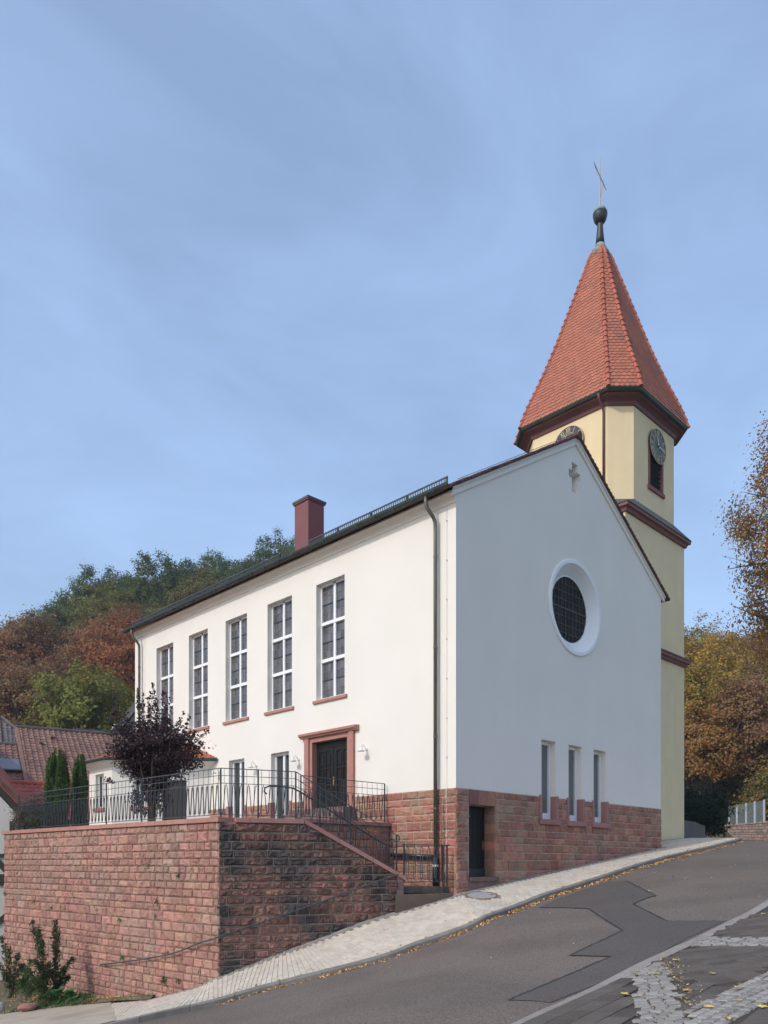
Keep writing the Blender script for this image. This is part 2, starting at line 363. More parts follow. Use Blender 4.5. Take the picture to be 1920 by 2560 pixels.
# paved lot on the camera side
LOTA, LOTB = .086, -.095
def lot_z(x, y): return .0 + LOTA * (x - 1.34) + LOTB * (y + 7.88)
mb = MB()
lot_pts = []
mb.sheet([[ST_[i] + SD_[i] * .1 + Vector((0, 0, -.03))] + [Vector((p.x, p.y, lot_z(p.x, p.y) - .012)) for p in [ST_[i] + SD_[i] * q for q in (.5, 2, 4, 8, 14)]] for i in range(2 * SUB, 19 * SUB)])
lot = mb.build('paved_lot', M['lot_base'], kind='structure')
for g in segs:
    if g[0] < 2 * SUB or g[-1] > 19 * SUB: continue
    mb = MB(); dz = Vector((0, 0, R.uniform(.0, .012)))
    rows = []
    for i in g:
        p = ST_[i] - SD_[i] * .02; q = p + SD_[i] * .20
        rows.append([p + Vector((0, 0, -.2)), p + Vector((0, 0, .012)) + dz, q + Vector((0, 0, .016)) + dz, q + Vector((0, 0, -.2))])
    e = (rows[1][0] - rows[0][0]).normalized() * .01
    rows[0] = [p + e for p in rows[0]]
    mb.sheet(rows); last = (len(rows) - 1) * 4
    mb.f.append((0, 1, 2, 3)); mb.f.append((last, last + 3, last + 2, last + 1))
    mb.build('edging_stone', M['strip'], lot)

def inside(p, poly):
    x, y = p; c = False; n = len(poly)
    for i in range(n):
        x1, y1 = poly[i][:2]; x2, y2 = poly[(i + 1) % n][:2]
        if (y1 > y) != (y2 > y) and x < (x2 - x1) * (y - y1) / (y2 - y1) + x1: c = not c
    return c
def on_lot(px, py):
    p = onz(px, py, -.5)
    for _ in range(25):
        q = ray(px, py); f = (CAM.z + q.z * depth_of(p)) - lot_z(p.x, p.y); p = onz(px, py, CAM.z + q.z * depth_of(p) - f * .7)
    return p
def keep300(items, size, single, joined):
    items = sorted(items, key=size, reverse=True)
    for it in items[:300]: single(it)
    if len(items) > 300: joined(items[300:])
def pad(mb, quad, zf, top, drop=.04, inset=.004, bev=.012):
    """one paving block over the lot / pavement: quad = 4 ground points, zf gives the bed height"""
    c = sum((Vector(p) for p in quad), Vector()) / 4
    a = [Vector(p) + (c - Vector(p)).normalized() * inset for p in quad]; b = [p + (c - p).normalized() * bev for p in a]
    jit = R.uniform(-.003, .003)
    r0 = [Vector((p.x, p.y, p.z - drop)) for p in a]; r1 = [Vector((p.x, p.y, p.z + top - bev * .7 + jit)) for p in a]; r2 = [Vector((p.x, p.y, p.z + top + jit)) for p in b]
    mb.add(r0 + r1 + r2, [(0, 1, 5, 4), (1, 2, 6, 5), (2, 3, 7, 6), (3, 0, 4, 7), (4, 5, 9, 8), (5, 6, 10, 9), (6, 7, 11, 10), (7, 4, 8, 11), (8, 9, 10, 11)])
def blocks(items, name, material, parent, top, bev, drop=.03, gap=.004):
    def single(q):
        m_ = MB(); pad(m_, q, None, top, drop, gap, bev); m_.build(name, material, parent, fix=False)
    def joined(qs):
        m_ = MB()
        for q in qs: pad(m_, q, None, top, drop, gap, bev)
        m_.build(name + '_field', material, parent, fix=False, kind='stuff')
    keep300(items, lambda q: -depth_of(q[0]), single, joined)
# pixel outlines of the granite bands, taken onto the lot plane
bandAB = [on_lot(*p) for p in [(1571, 2438), (1649, 2399), (1670, 2425), (1696, 2477), (1715, 2524), (1920, 2428), (1990, 2395), (1990, 2466), (1920, 2496), (1823, 2558), (1760, 2610), (1612, 2600), (1601, 2560), (1587, 2500)]]
bandC = [on_lot(*p) for p in [(1728, 2362), (1757, 2343), (1990, 2346), (1990, 2367)]]
bandD = [on_lot(*p) for p in [(1884, 2277), (1925, 2259), (1990, 2259), (1990, 2279)]]
setts, dark = [], []
def lotv(x, y): return Vector((x, y, lot_z(x, y)))
strip_line = [(p + SD_[i] * .2) for i, p in enumerate(ST_)]
def lot_side(p):
    k = min(range(len(ST_)), key=lambda i: (ST_[i].x - p[0]) ** 2 + (ST_[i].y - p[1]) ** 2)
    return (Vector((p[0], p[1], 0)) - Vector((ST_[k].x, ST_[k].y, 0))).dot(SD_[k]) > .21
def visible(p, m_=60):
    d_ = depth_of(p)
    if d_ < 2: return False
    px = 960 + FPX * (Vector(p) - CAM).dot(RD) / d_; py = HY - FPX * (Vector(p).z - CAM.z) / d_
    return -m_ < px < 1920 + m_ and -m_ < py < 2560 + m_
def grid(org, u, v, su, sv, nu, nv_, jit, test, off=.5):
    o = []
    for j in range(-nv_, nv_):
        x = -nu * su + R.uniform(0, su)
        while x < nu * su:
            wd = su * R.uniform(.85, 1.2) if jit else su
            c = org + u * (x + wd / 2) + v * (j * sv + sv / 2)
            if test((c.x, c.y)):
                q = [org + u * (x + a * wd) + v * ((j + b) * sv) for a, b in ((0, 0), (1, 0), (1, 1), (0, 1))]
                q = [Vector((p.x + R.uniform(-jit, jit), p.y + R.uniform(-jit, jit), 0)) for p in q]
                o.append([lotv(p.x, p.y) for p in q])
            x += wd
    return o
o0 = on_lot(1660, 2500)
uA = Vector((RD.x, RD.y, 0)); vA = Vector((FD.x, FD.y, 0))
inAB = lambda p: inside(p, bandAB); inC = lambda p: inside(p, bandC); inD = lambda p: inside(p, bandD)
pB0, pB1 = on_lot(1715, 2524), on_lot(1920, 2428)
uB = Vector((pB1.x - pB0.x, pB1.y - pB0.y, 0)).normalized(); vB = Vector((-uB.y, uB.x, 0))
polyA = [on_lot(*p) for p in [(1571, 2438), (1649, 2399), (1670, 2425), (1696, 2477), (1715, 2524), (1760, 2610), (1612, 2600), (1601, 2560), (1587, 2500)]]
polyB = [on_lot(*p) for p in [(1716, 2525), (1920, 2428), (1990, 2395), (1990, 2466), (1920, 2496), (1823, 2558), (1761, 2610)]]
pA0, pA1 = on_lot(1660, 2412), on_lot(1712, 2518); vA1 = Vector((pA1.x - pA0.x, pA1.y - pA0.y, 0)).normalized(); uA1 = Vector((-vA1.y, vA1.x, 0))
setts += grid(o0, uA1, vA1, .14, .12, 60, 60, .008, lambda p: inside(p, polyA) and lot_side(p))
setts += grid(pB0, uB, vB, .14, .12, 60, 60, .008, lambda p: inside(p, polyB) and lot_side(p))
uC = Vector((bandC[2].x - bandC[0].x, bandC[2].y - bandC[0].y, 0)).normalized(); vC = Vector((-uC.y, uC.x, 0))
setts += grid(bandC[0], uC, vC, .17, .16, 40, 12, .006, lambda p: (inC(p) or inD(p)) and lot_side(p))
setts = [q for q in setts if visible(q[0], 40)]
us = Vector((.995, .09, 0)).normalized(); vs_ = Vector((-us.y, us.x, 0))
def in_left(p): return (Vector((p[0], p[1], 0)) - Vector((bandAB[0].x, bandAB[0].y, 0))).dot(RD) + .35 * (Vector((p[0], p[1], 0)) - Vector((bandAB[0].x, bandAB[0].y, 0))).dot(FD) < .02
dark += grid(o0, us, vs_, .42, .26, 40, 40, 0, lambda p: not inAB(p) and lot_side(p) and in_left(p))
dark += grid(o0, uA, vA, .36, .24, 40, 60, 0, lambda p: not (inAB(p) or inC(p) or inD(p)) and lot_side(p) and not in_left(p))
dark = [q for q in dark if visible(q[0], 40)]
blocks(setts, 'granite_sett', M['sett'], lot, .008, .022, gap=.007)
dark = [q for q in dark if all(lot_side((p.x, p.y)) for p in q)]
blocks(dark, 'dark_paving_slab', M['dark_paver'], lot, .004, .007, gap=.009)

# pavement blocks, laid in courses across the walk
ARC = [0]
for i in range(1, len(IN_)): ARC.append(ARC[-1] + .5 * ((IN_[i] - IN_[i - 1]).length + (KE_[i] - KE_[i - 1]).length))
def pv(s, v):
    i = max(0, min(len(ARC) - 2, int(np.searchsorted(ARC, s)) - 1)); t = (s - ARC[i]) / max(1e-6, ARC[i + 1] - ARC[i])
    return IN_[i].lerp(IN_[i + 1], t).lerp(KB_[i].lerp(KB_[i + 1], t), v)
items, edge = [], []
s = .1; rowi = 0
while s < ARC[-1] - .2:
    wv = max(.3, (pv(s, 1) - pv(s, 0)).length); ns = .115
    stopw = ARC[19 * SUB]
    nacross = max(2, int(wv / .21))
    sett_v = min(.3, .24 / wv)
    for k in range(nacross):
        v0 = sett_v + (1 - sett_v) * (k + (.5 if rowi % 2 else 0)) / nacross; v1 = v0 + (1 - sett_v) / nacross
        v1 = min(v1, .995)
        if v1 - v0 < .02: continue
        q = [pv(s, v0), pv(s, v1), pv(s + ns, v1), pv(s + ns, v0)]
        if s < stopw and visible(q[0], 30): items.append(q)
    if s < ARC[18 * SUB]:
        for k in range(2):
            q = [pv(s, sett_v * k / 2), pv(s, sett_v * (k + 1) / 2), pv(s + ns, sett_v * (k + 1) / 2), pv(s + ns, sett_v * k / 2)]
            if visible(q[0], 10): edge.append([p + Vector((R.uniform(-.008, .008), R.uniform(-.008, .008), 0)) for p in q])
    s += ns; rowi += 1
# plain sandy apron where the pavement runs out below the planting bed
ap0, ap1 = ARC[18 * SUB + 2], ARC[-1] - .1
rows_ = []
for k in range(26):
    s_ = ap0 + (ap1 - ap0) * k / 25; rows_.append([pv(s_ + (.9 * (1 - j / 6) - .5 if k == 0 else 0), j / 6 * .999) + Vector((0, 0, .010)) for j in range(7)])
MB().sheet(rows_).build('path', M['apron'], kind='structure')
def mh_c(p): return (Vector((p.x, p.y, 0)) - Vector((MHC.x, MHC.y, 0))).length
MHC = None
# manhole position on the pavement: ray to the pavement sheet
pav_bvh = BVHTree.FromPolygons([tuple(v.co) for v in pav.data.vertices], [tuple(p.vertices) for p in pav.data.polygons])
MHC = pav_bvh.ray_cast(CAM, ray(1204, 2239).normalized(), 100)[0]
items = [q for q in items if mh_c((q[0] + q[2]) / 2) > .52]
blocks(items, 'paver', M['paver'], pav, .005, .012, gap=.006)
blocks(edge, 'edge_sett', M['sett'], pav, .008, .016)
mn = Vector(pav_bvh.ray_cast(CAM, ray(1204, 2239).normalized(), 100)[1]);  mn = mn if mn.z > 0 else -mn
mh = thing('manhole_cover', MHC, 'round pale manhole cover with rusty rim in the pavement', 'manhole cover')
MB().lathe([(.44, -.05), (.44, .014), (.40, .016), (.40, -.05)], MHC, 32, mn).build('rim', M['rust'], mh)
MB().lathe([(.395, -.05), (.395, .010), (.385, .013)], MHC, 32, mn).build('lid', M['grey_cover'], mh)
for sx in (-1, 1):
    MB().obox(MHC + RD * (.27 * sx) + mn * .014 + Vector((0, 0, .02 * sx)), RD * .05, FD * .02, mn * .004).build('lifting_slot', M['tar'], mh)

# asphalt repair patch with tar seams
def rp_(pts, up): return [on_road(1220 + x * .42194, 1860 + y * .42194, up) for x, y in pts]
patch_px = [(640, 838), (720, 820), (825, 815), (995, 900), (925, 920), (860, 950), (1060, 1050), (1405, 1050), (1180, 1155), (860, 1325), (650, 1425), (370, 1535), (250, 1522), (120, 1522), (420, 1395), (730, 1262), (485, 1255), (800, 1107), (680, 1035), (600, 978), (460, 972), (300, 970), (420, 915)]
def densify(pts, step):
    o = []
    for i in range(len(pts)):
        a, b = pts[i], pts[(i + 1) % len(pts)]; n = max(1, int(math.hypot(b[0] - a[0], b[1] - a[1]) / step))
        o += [(a[0] + (b[0] - a[0]) * k / n + (R.uniform(-1.5, 1.5) if k else 0), a[1] + (b[1] - a[1]) * k / n + (R.uniform(-1, 1) if k else 0)) for k in range(n)]
    return o
pp = [p for p in rp_(densify(patch_px, 30), .0)]
tri = tessellate_polygon([[Vector((p.x, p.y, 0)) for p in pp]])
bmx = bmesh.new(); vs = [bmx.verts.new(p + Vector((0, 0, .006))) for p in pp]
for t in tri:
    try: bmx.faces.new([vs[k] for k in t])
    except ValueError: pass
bmesh.ops.subdivide_edges(bmx, edges=bmx.edges, cuts=7, use_grid_fill=True)
for v in bmx.verts:
    h = road_bvh.ray_cast(Vector((v.co.x, v.co.y, 20)), Vector((0, 0, -1)))[0]
    if h is not None: v.co.z = h.z + .009
bmesh.ops.recalc_face_normals(bmx, faces=bmx.faces)
me = bpy.data.meshes.new('asphalt_patch'); bmx.to_mesh(me); bmx.free(); me.materials.append(M['asphalt_patch'])
po = bpy.data.objects.new('asphalt_patch', me); COL.objects.link(po); po.parent = road
for seam in ([(720, 820), (825, 815), (995, 900), (925, 920), (860, 950), (1060, 1050), (1405, 1050)], [(120, 1522), (420, 1395), (730, 1262), (485, 1255), (800, 1107), (680, 1035), (600, 978), (460, 972), (300, 970)]):
    dz_ = densify(seam, 14); cut = dz_.index(seam[-1]); pts = rp_(dz_[:cut + 1], .014)
    wds = [(.05 if 600 <= 0 else .022) * R.uniform(.6, 1.5) for _ in pts]
    mb = MB(); rows = []
    for i, p in enumerate(pts):
        t = pts[min(i + 1, len(pts) - 1)] - pts[max(i - 1, 0)]; nn = Vector((-t.y, t.x, 0)).normalized()
        rows.append([p - nn * wds[i], p + nn * wds[i]])
    mb.sheet(rows).build('tar_seam', M['tar'], road)

# big ground sheet with the wooded hills, well below the street sheets
ctrl = []
for a, k, s_ in zip(IN_[::3], KE_[::3], ST_[::3]):
    for p, o_ in ((a, .35), (k, .5), (k.lerp(s_, .33), .5), (k.lerp(s_, .66), .5), (s_, .6)): ctrl.append((p.x, p.y, p.z - o_))
for x in range(-40, 30, 7):
    for y in (-16, -24, -40): ctrl.append((x, y, lot_z(max(-24, min(12, x)), -12) - .6))
for p in [(-7.5, 10, -3.6), (-7.5, 16, -4.2), (-12, 14, -4.2), (-14, 22, -4.6), (-8, 22, -4.4), (-2, 22, -3.5), (-4, 30, -4.5), (-20, 18, -4.8), (-16, 32, -5), (-30, 40, -5), (0, 40, -4), (10, 30, -1), (20, 25, 1.2), (30, 18, 2.2), (40, 14, 2.1), (30, -6, 1.6), (45, 5, 2.1), (40, 6, 2.0), (52, 8, 2.3), (46, 14, 2.3), (55, 2, 2.2), (35, 2, 1.7), 
          (3, 8, -.5), (8, 14, -.2), (14, 12, 1), (3, 16, -1.2), (-30, 10, -4.5), (-40, 25, -5), (60, 10, 3.5), (60, -20, 3)]: ctrl.append(p)
ctrl = np.array(ctrl)
def hill(D, L):
    """height of the wooded slopes from depth along the view axis and sideways offset, both metres in the world"""
    fac = np.interp(L, [-200, -64, -42, -31, -14, 10, 30, 60, 200], [.45, .74, 1.06, 1.1, 1.2, 1.15, 1.0, .95, .9])
    start = np.interp(L, [-60, -20, 15, 30, 60], [64, 60, 66, 70, 64])
    return np.clip((D - start), 0, 78) * .5 * fac
def ground_z(x, y):
    d2 = (ctrl[:, 0] - x) ** 2 + (ctrl[:, 1] - y) ** 2 + .05; w_ = 1 / d2 ** 2
    D = (x - CAM.x) * FD.x + (y - CAM.y) * FD.y; L = (x - CAM.x) * RD.x + (y - CAM.y) * RD.y
    return float((w_ * ctrl[:, 2]).sum() / w_.sum() + hill(D, L))
axs = list(np.arange(-14, 26, 1.0))
gx = [-600, -300, -150, -90, -60, -44, -34, -26, -20, -17] + list(np.arange(-14, 26, 1.25)) + [28, 32, 37, 43, 50, 58, 67, 77, 90, 105, 125, 160, 220, 320, 600]
gy = [-600, -300, -150, -80, -50, -36, -28, -22, -18] + list(np.arange(-15, 26, 1.25)) + [28, 32, 37, 43, 50, 58, 67, 77, 90, 105, 125, 160, 220, 320, 600]
MB().sheet([[(x, y, ground_z(x, y)) for y in gy] for x in gx]).build('ground', M['ground'], kind='structure', smooth=True)
# planting bed at the foot of the terrace wall
rows = []
for a, b in [((-6.42, 5.0, -2.80), (-6.55, 5.3, -2.86)), ((-6.5, 6.2, -2.96), (-6.95, 6.4, -2.98)), ((-6.55, 7.9, -3.12), bed1), ((-6.65, 10, -3.2), bed2), ((-6.9, 14, -3.3), (-11, 11.5, -3.6)), ((-7.2, 18, -3.5), (-14, 15, -4))]:
    a, b = Vector(a), Vector(b); rows.append([a.lerp(b, j / 6) + Vector((0, 0, .10 * math.sin(math.pi * j / 6) + (R.uniform(-.03, .03) if 0 < j < 6 else .0))) for j in range(7)])
MB().sheet(rows).build('planting_bed', M['soil'], kind='structure', smooth=True)

# ------------------------------------------------------------------ masonry
def clip_poly(poly, fn):
    """keep the part of a 2D polygon where fn(p) >= 0 (fn linear)"""
    o = []
    for i in range(len(poly)):
        a, b = poly[i], poly[(i + 1) % len(poly)]; fa, fb = fn(a), fn(b)
        if fa >= 0: o.append(a)
        if (fa >= 0) != (fb >= 0):
            t = fa / (fa - fb); o.append((a[0] + (b[0] - a[0]) * t, a[1] + (b[1] - a[1]) * t))
    return o
def stone_mesh(mb, poly, frame, proud, joint, rough):
    """one rock-faced stone: poly in wall coordinates (s, z); frame maps (s, z, out) to world"""
    cx = sum(p[0] for p in poly) / len(poly); cz = sum(p[1] for p in poly) / len(poly)
    ring = []
    for i in range(len(poly)):
        a, b = poly[i], poly[(i + 1) % len(poly)]; ln = math.hypot(b[0] - a[0], b[1] - a[1]); n = max(1, min(4, int(ln / .13)))
        for k in range(n):
            x, z = a[0] + (b[0] - a[0]) * k / n, a[1] + (b[1] - a[1]) * k / n
            ring.append((x + R.uniform(-.007, .007), z + R.uniform(-.007, .007)))
    def inset(p, d):
        dx, dz = cx - p[0], cz - p[1]; l = max(1e-4, math.hypot(dx, dz)); k = min(d / l, .8)
        sx = max(-d, min(d, dx)); sz = max(-d, min(d, dz))
        return (p[0] + sx, p[1] + sz)
    r0 = [inset(p, joint / 2) for p in ring]; r1 = [inset(p, joint / 2 + .006) for p in ring]; r2 = [inset(p, joint / 2 + R.uniform(.025, .05)) for p in ring]
    n = len(ring); k0 = len(mb.v)
    V = [frame(p[0], p[1], -.03) for p in r0] + [frame(p[0], p[1], proud * R.uniform(.3, .6)) for p in r1] + [frame(p[0], p[1], proud * (1 + R.uniform(-rough, rough))) for p in r2]
    tilt, tilz = R.uniform(-rough, rough) * .6, R.uniform(-rough, rough) * .5; w2 = max(.05, max(p[0] for p in ring) - min(p[0] for p in ring)); h2 = max(.05, max(p[1] for p in ring) - min(p[1] for p in ring))
    dep = lambda p, k: proud * (1 + tilt * 2 * (p[0] - cx) / w2 + tilz * 2 * (p[1] - cz) / h2 + R.uniform(-rough, rough) * k)
    V[2 * n:] = [frame(p[0], p[1], max(.004, dep(p, .45) * .9)) for p in r2]
    r3 = [(cx + (p[0] - cx) * R.uniform(.38, .62) + R.uniform(-.02, .02), cz + (p[1] - cz) * R.uniform(.35, .65)) for p in ring]
    V += [frame(p[0], p[1], max(.006, dep(p, .75))) for p in r3] + [frame(cx + R.uniform(-.05, .05), cz + R.uniform(-.02, .02), max(.006, dep((cx, cz), .5)))]
    F = []
    for i in range(n):
        j = (i + 1) % n
        F += [(i, j, n + j, n + i), (n + i, n + j, 2 * n + j, 2 * n + i), (2 * n + i, 2 * n + j, 3 * n + j), (2 * n + i, 3 * n + j, 3 * n + i), (3 * n + i, 3 * n + j, 4 * n)]
    mb.add(V, F)
def lay_courses(s0, s1, z0, z1, hs, wr, skip=None):
    """courses of stones over a rectangle: returns polygons (s, z)"""
    o = []; z = z1; k = 0
    while z > z0 + .02:
        h = hs[k % len(hs)] * R.uniform(.84, 1.16); k += 1
        zb = max(z0, z - h)
        if zb - z0 < .09: zb = z0
        s = s0 - R.uniform(0, wr[0] * .6)
        while s < s1 - .02:
            wd = R.uniform(*wr) * (1.15 if h > .24 else 1.0); e = s + wd
            if s1 - e < .12: e = s1
            a = max(s, s0)
            j = R.uniform(-.006, .006)
            if min(e, s1) - a > .07: o.append([(a, zb), (min(e, s1), zb), (min(e, s1), z), (a, z)])
            s = e
        z = zb
    return o
def cut_rect(polys, x0, x1, z0, z1):
    """remove a rectangular opening from the stones"""
    o = []
    for p in polys:
        a0, a1 = min(q[0] for q in p), max(q[0] for q in p); b0, b1 = min(q[1] for q in p), max(q[1] for q in p)
        if a1 <= x0 or a0 >= x1 or b1 <= z0 or b0 >= z1: o.append(p); continue
        if a0 < x0 - .05: o.append(clip_poly(p, lambda q: x0 - q[0]))
        if a1 > x1 + .05: o.append(clip_poly(p, lambda q: q[0] - x1))
        if b0 < z0 - .05 and a0 < x1 and a1 > x0:
            q_ = clip_poly(clip_poly(clip_poly(p, lambda q: z0 - q[1]), lambda q: q[0] - max(x0, a0)), lambda q: min(x1, a1) - q[0])
            if len(q_) > 2: o.append(q_)
        if b1 > z1 + .05:
            q_ = clip_poly(clip_poly(clip_poly(p, lambda q: q[1] - z1), lambda q: q[0] - max(x0, a0)), lambda q: min(x1, a1) - q[0])
            if len(q_) > 2: o.append(q_)
    return [p for p in o if len(p) > 2 and (max(q[0] for q in p) - min(q[0] for q in p)) > .05 and (max(q[1] for q in p) - min(q[1] for q in p)) > .05]
def set_stones(sets, parent, name='stone'):
    """sets: list of (polys, frame, proud, joint, rough, material): 300 largest in view one by one, the rest joined per material"""
    allp = []
    for polys, frame, proud, joint, rough, m_ in sets:
        for p in polys:
            c = frame(sum(q[0] for q in p) / len(p), sum(q[1] for q in p) / len(p), 0)
            area = abs(sum(p[i][0] * p[(i + 1) % len(p)][1] - p[(i + 1) % len(p)][0] * p[i][1] for i in range(len(p)))) / 2
            allp.append((area / depth_of(c) ** 2 if visible(c, 0) else area * 1e-6, p, frame, proud, joint, rough, m_))
    allp.sort(key=lambda t: -t[0])
    rest = {}
    for k, (a, p, frame, proud, joint, rough, m_) in enumerate(allp):
        if k < 300:
            mb = MB(); stone_mesh(mb, p, frame, proud, joint, rough); mb.build(name, M[m_], parent)
        else:
            mb = rest.setdefault(m_, MB()); stone_mesh(mb, p, frame, proud, joint, rough)
    for m_, mb in rest.items(): mb.build('small_' + name + '_fill', M[m_], parent, kind='stuff')

# ------------------------------------------------------------------ church hall
GW, GL, PT, EV, AP = 12.4, 19.05, 2.96, 11.36, 15.28       # gable width, length, plinth top, eaves, apex
ch = thing('church', (0, 0, 0), 'white church hall with tall windows, red sandstone plinth and gable end', 'church')
WIN_Y = [16.36, 13.65, 10.93, 8.2, 5.43]; WW = 1.44; WZ0, WZ1 = 6.33, 10.21
FW = [(10.38, 11.42), (7.65, 8.70)]; FZ1 = 4.78; FZ0 = 1.95
DY0, DY1, DZ0, DZ1 = 4.43, 6.46, 2.62, 5.05
# long wall: plaster above the plinth
holes = [[(0, y - WW / 2, WZ0), (0, y + WW / 2, WZ0), (0, y + WW / 2, WZ1), (0, y - WW / 2, WZ1)] for y in WIN_Y]
outer = [(0, 0, PT)]
for (a, b) in [(DY0, DY1), FW[1], FW[0]]:
    zt = DZ1 if a == DY0 else FZ1
    outer += [(0, a, PT), (0, a, zt), (0, b, zt), (0, b, PT)]
outer += [(0, GL, PT), (0, GL, 11.3), (0, 0, 11.3)]
mb = MB(); facade(mb, outer, holes, .26, (-1, 0, 0))
for a, b, zt, zb in [(DY0, DY1, DZ1, DZ0), (FW[0][0], FW[0][1], FZ1, FZ0), (FW[1][0], FW[1][1], FZ1, FZ0)]:
    mb.add([(0, a, zb), (0, a, zt), (0, b, zt), (0, b, zb), (.26, a, zb), (.26, a, zt), (.26, b, zt), (.26, b, zb)], [(0, 1, 5, 4), (1, 2, 6, 5), (2, 3, 7, 6)])
mb.build('long_wall', M['plaster'], ch)
# gable wall
GWIN = [(4.19, 5.02), (5.78, 6.62), (7.37, 8.21)]; GZ0, GZ1 = 2.24, 4.79
OC, OR_, OI = (6.21, 9.42), 1.42, 1.10
n = 40
circ = lambda r_, y: [(OC[0] + r_ * math.cos(2 * math.pi * k / n), y, OC[1] + r_ * math.sin(2 * math.pi * k / n)) for k in range(n)]
cross = [(5.98, 14.28), (6.32, 14.28), (6.32, 14.02), (6.50, 14.02), (6.50, 13.74), (6.32, 13.74), (6.32, 13.28), (5.98, 13.28), (5.98, 13.74), (5.80, 13.74), (5.80, 14.0), (5.98, 14.0)]
outer = [(0, 0, PT)]
for a, b in GWIN: outer += [(a, 0, PT), (a, 0, GZ1), (b, 0, GZ1), (b, 0, PT)]
outer += [(GW, 0, PT), (GW, 0, 11.46), (GW / 2, 0, 15.13), (0, 0, 11.46)]
mb = MB(); facade(mb, outer, [circ(OR_, 0), [(x, 0, z) for x, z in cross]], [0.0, .34], (0, -1, 0))
for a, b in GWIN: mb.add([(a, 0, GZ0), (a, 0, GZ1), (b, 0, GZ1), (b, 0, GZ0), (a, .3, GZ0), (a, .3, GZ1), (b, .3, GZ1), (b, .3, GZ0)], [(0, 1, 5, 4), (1, 2, 6, 5), (2, 3, 7, 6)])
mb.build('gable_wall', M['plaster'], ch)
MB().add([(x, .335, z) for x, z in cross], [tuple(range(12))]).build('cross_niche_back', M['plaster_trim'], ch)
mb = MB(); mb.add([(GW, 0, 0), (GW, GL, 0), (GW, GL, EV), (GW, 0, EV), (0, GL, 0), (0, GL, EV), (GW / 2, GL, AP)], [(0, 1, 2, 3), (1, 4, 5, 6, 2)])
mb.build('rear_wall', M['plaster'], ch)
# plinth core (mortar), stones in front of it
pl = MB()
segs_ = [(0, DY0 - .22), (DY1 + .22, FW[1][0] - .16), (FW[1][1] + .16, FW[0][0] - .16), (FW[0][1] + .16, GL)]
for a, b in segs_: pl.add([(-.006, a, -2.5), (-.006, b, -2.5), (-.006, b, PT), (-.006, a, PT), (.1, b, PT), (.1, a, PT)], [(0, 1, 2, 3), (3, 2, 4, 5)])
SD0, SD1, SDZ0, SDZ1 = .56, 1.76, .44, 2.52
facade(pl, [(-.006, -.006, -1), (GW, -.006, -1), (GW, -.006, PT), (8.21, -.006, PT), (8.21, -.006, GZ0 - .1), (7.37, -.006, GZ0 - .1), (7.37, -.006, PT), (6.62, -.006, PT), (6.62, -.006, GZ0 - .1), (5.78, -.006, GZ0 - .1), (5.78, -.006, PT), (5.02, -.006, PT), (5.02, -.006, GZ0 - .1), (4.19, -.006, GZ0 - .1), (4.19, -.006, PT), (-.006, -.006, PT)],
       [[(SD0, -.006, SDZ0), (SD1, -.006, SDZ0), (SD1, -.006, SDZ1), (SD0, -.006, SDZ1)]], .40, (0, -1, 0))
plinth = pl.build('plinth', M['mortar'], ch)
lp = lay_courses(-.015, GL, -.75, PT - .005, (.235, .2, .27, .22, .3), (.3, .72))
for a, b in segs_[:0]: pass
lp = cut_rect(lp, DY0 - .24, DY1 + .24, -1, 4)
for a, b in FW: lp = cut_rect(lp, a - .17, b + .17, -1, 4)
lp = [p for p in lp if max(q[0] for q in p) < 13.5]
gp = lay_courses(-.02, GW, -.25, PT - .005, (.235, .2, .27, .22, .3), (.24, .56))
gp = cut_rect(gp, SD0 - .02, SD1 + .02, -.1, PT + .1)
gp = cut_rect(gp, -.5, SD0, 5, 6)
for a, b in GWIN: gp = cut_rect(gp, a - .13, b + .13, GZ0 - .165, 4)
gp = [p for p in gp if max(q[1] for q in p) > .118 * min(q[0] for q in p) - .1]
fl = lambda s, z, o: Vector((-o, s, z)); fg = lambda s, z, o: Vector((s, -o, z))
set_stones([(lp, fl, .036, .016, .55, 'sand'), (gp, fg, .038, .016, .6, 'sand')], plinth)
# side door in the gable: stone jamb, lintel of upright stones, sill step
x = SD0
mb = MB().box(SD0 - .005, SD0 + .42, -.036, .1, SDZ1, PT - .01); mb.build('lintel_stone', M['maroon_stone'], plinth, bevel=.01)
for k, (a, b) in enumerate([(.985, 1.36), (1.365, 1.755)]): MB().box(a, b, -.036 - .003 * k, .1, SDZ1, PT - .01).build('lintel_stone', M['sand'], plinth, bevel=.01)
for k in range(8):
    z0_ = SDZ0 + k * .26; MB().box(SD1 - .02, SD1 + .02, -.03, .38, z0_ + .005, z0_ + .25).build('jamb_stone', M['sand'], plinth, bevel=.008)
sd = MB().box(SD0 + .01, SD1 - .03, .36, .40, SDZ0 + .24, SDZ1 - .01).build('side_door', M['black_door'], ch)
for k in range(6):
    a = SD0 + .03 + k * .19; MB().box(a, a + .182, .345, .362, SDZ0 + .25, SDZ1 - .03).build('door_board', M['black_door'], sd, bevel=.004)
MB().box(SD0 + .01, SD1 - .03, .33, .37, SDZ0 + .01, SDZ0 + .235).build('kick_plate', M['iron_dark'], sd)
MB().box(1.60, 1.67, .325, .345, 1.22, 1.50).build('handle', M['brass'], sd)
MB().box(SD0 - .02, SD1 + .12, -.10, .36, SDZ0 - .14, SDZ0).build('door_step', M['sand_step'], ch, bevel=.015)
MB().box(SD0 - .02, SD1 + .02, -.05, .3, -.2, SDZ0 - .145).build('door_step', M['sand_step'], ch, bevel=.015)
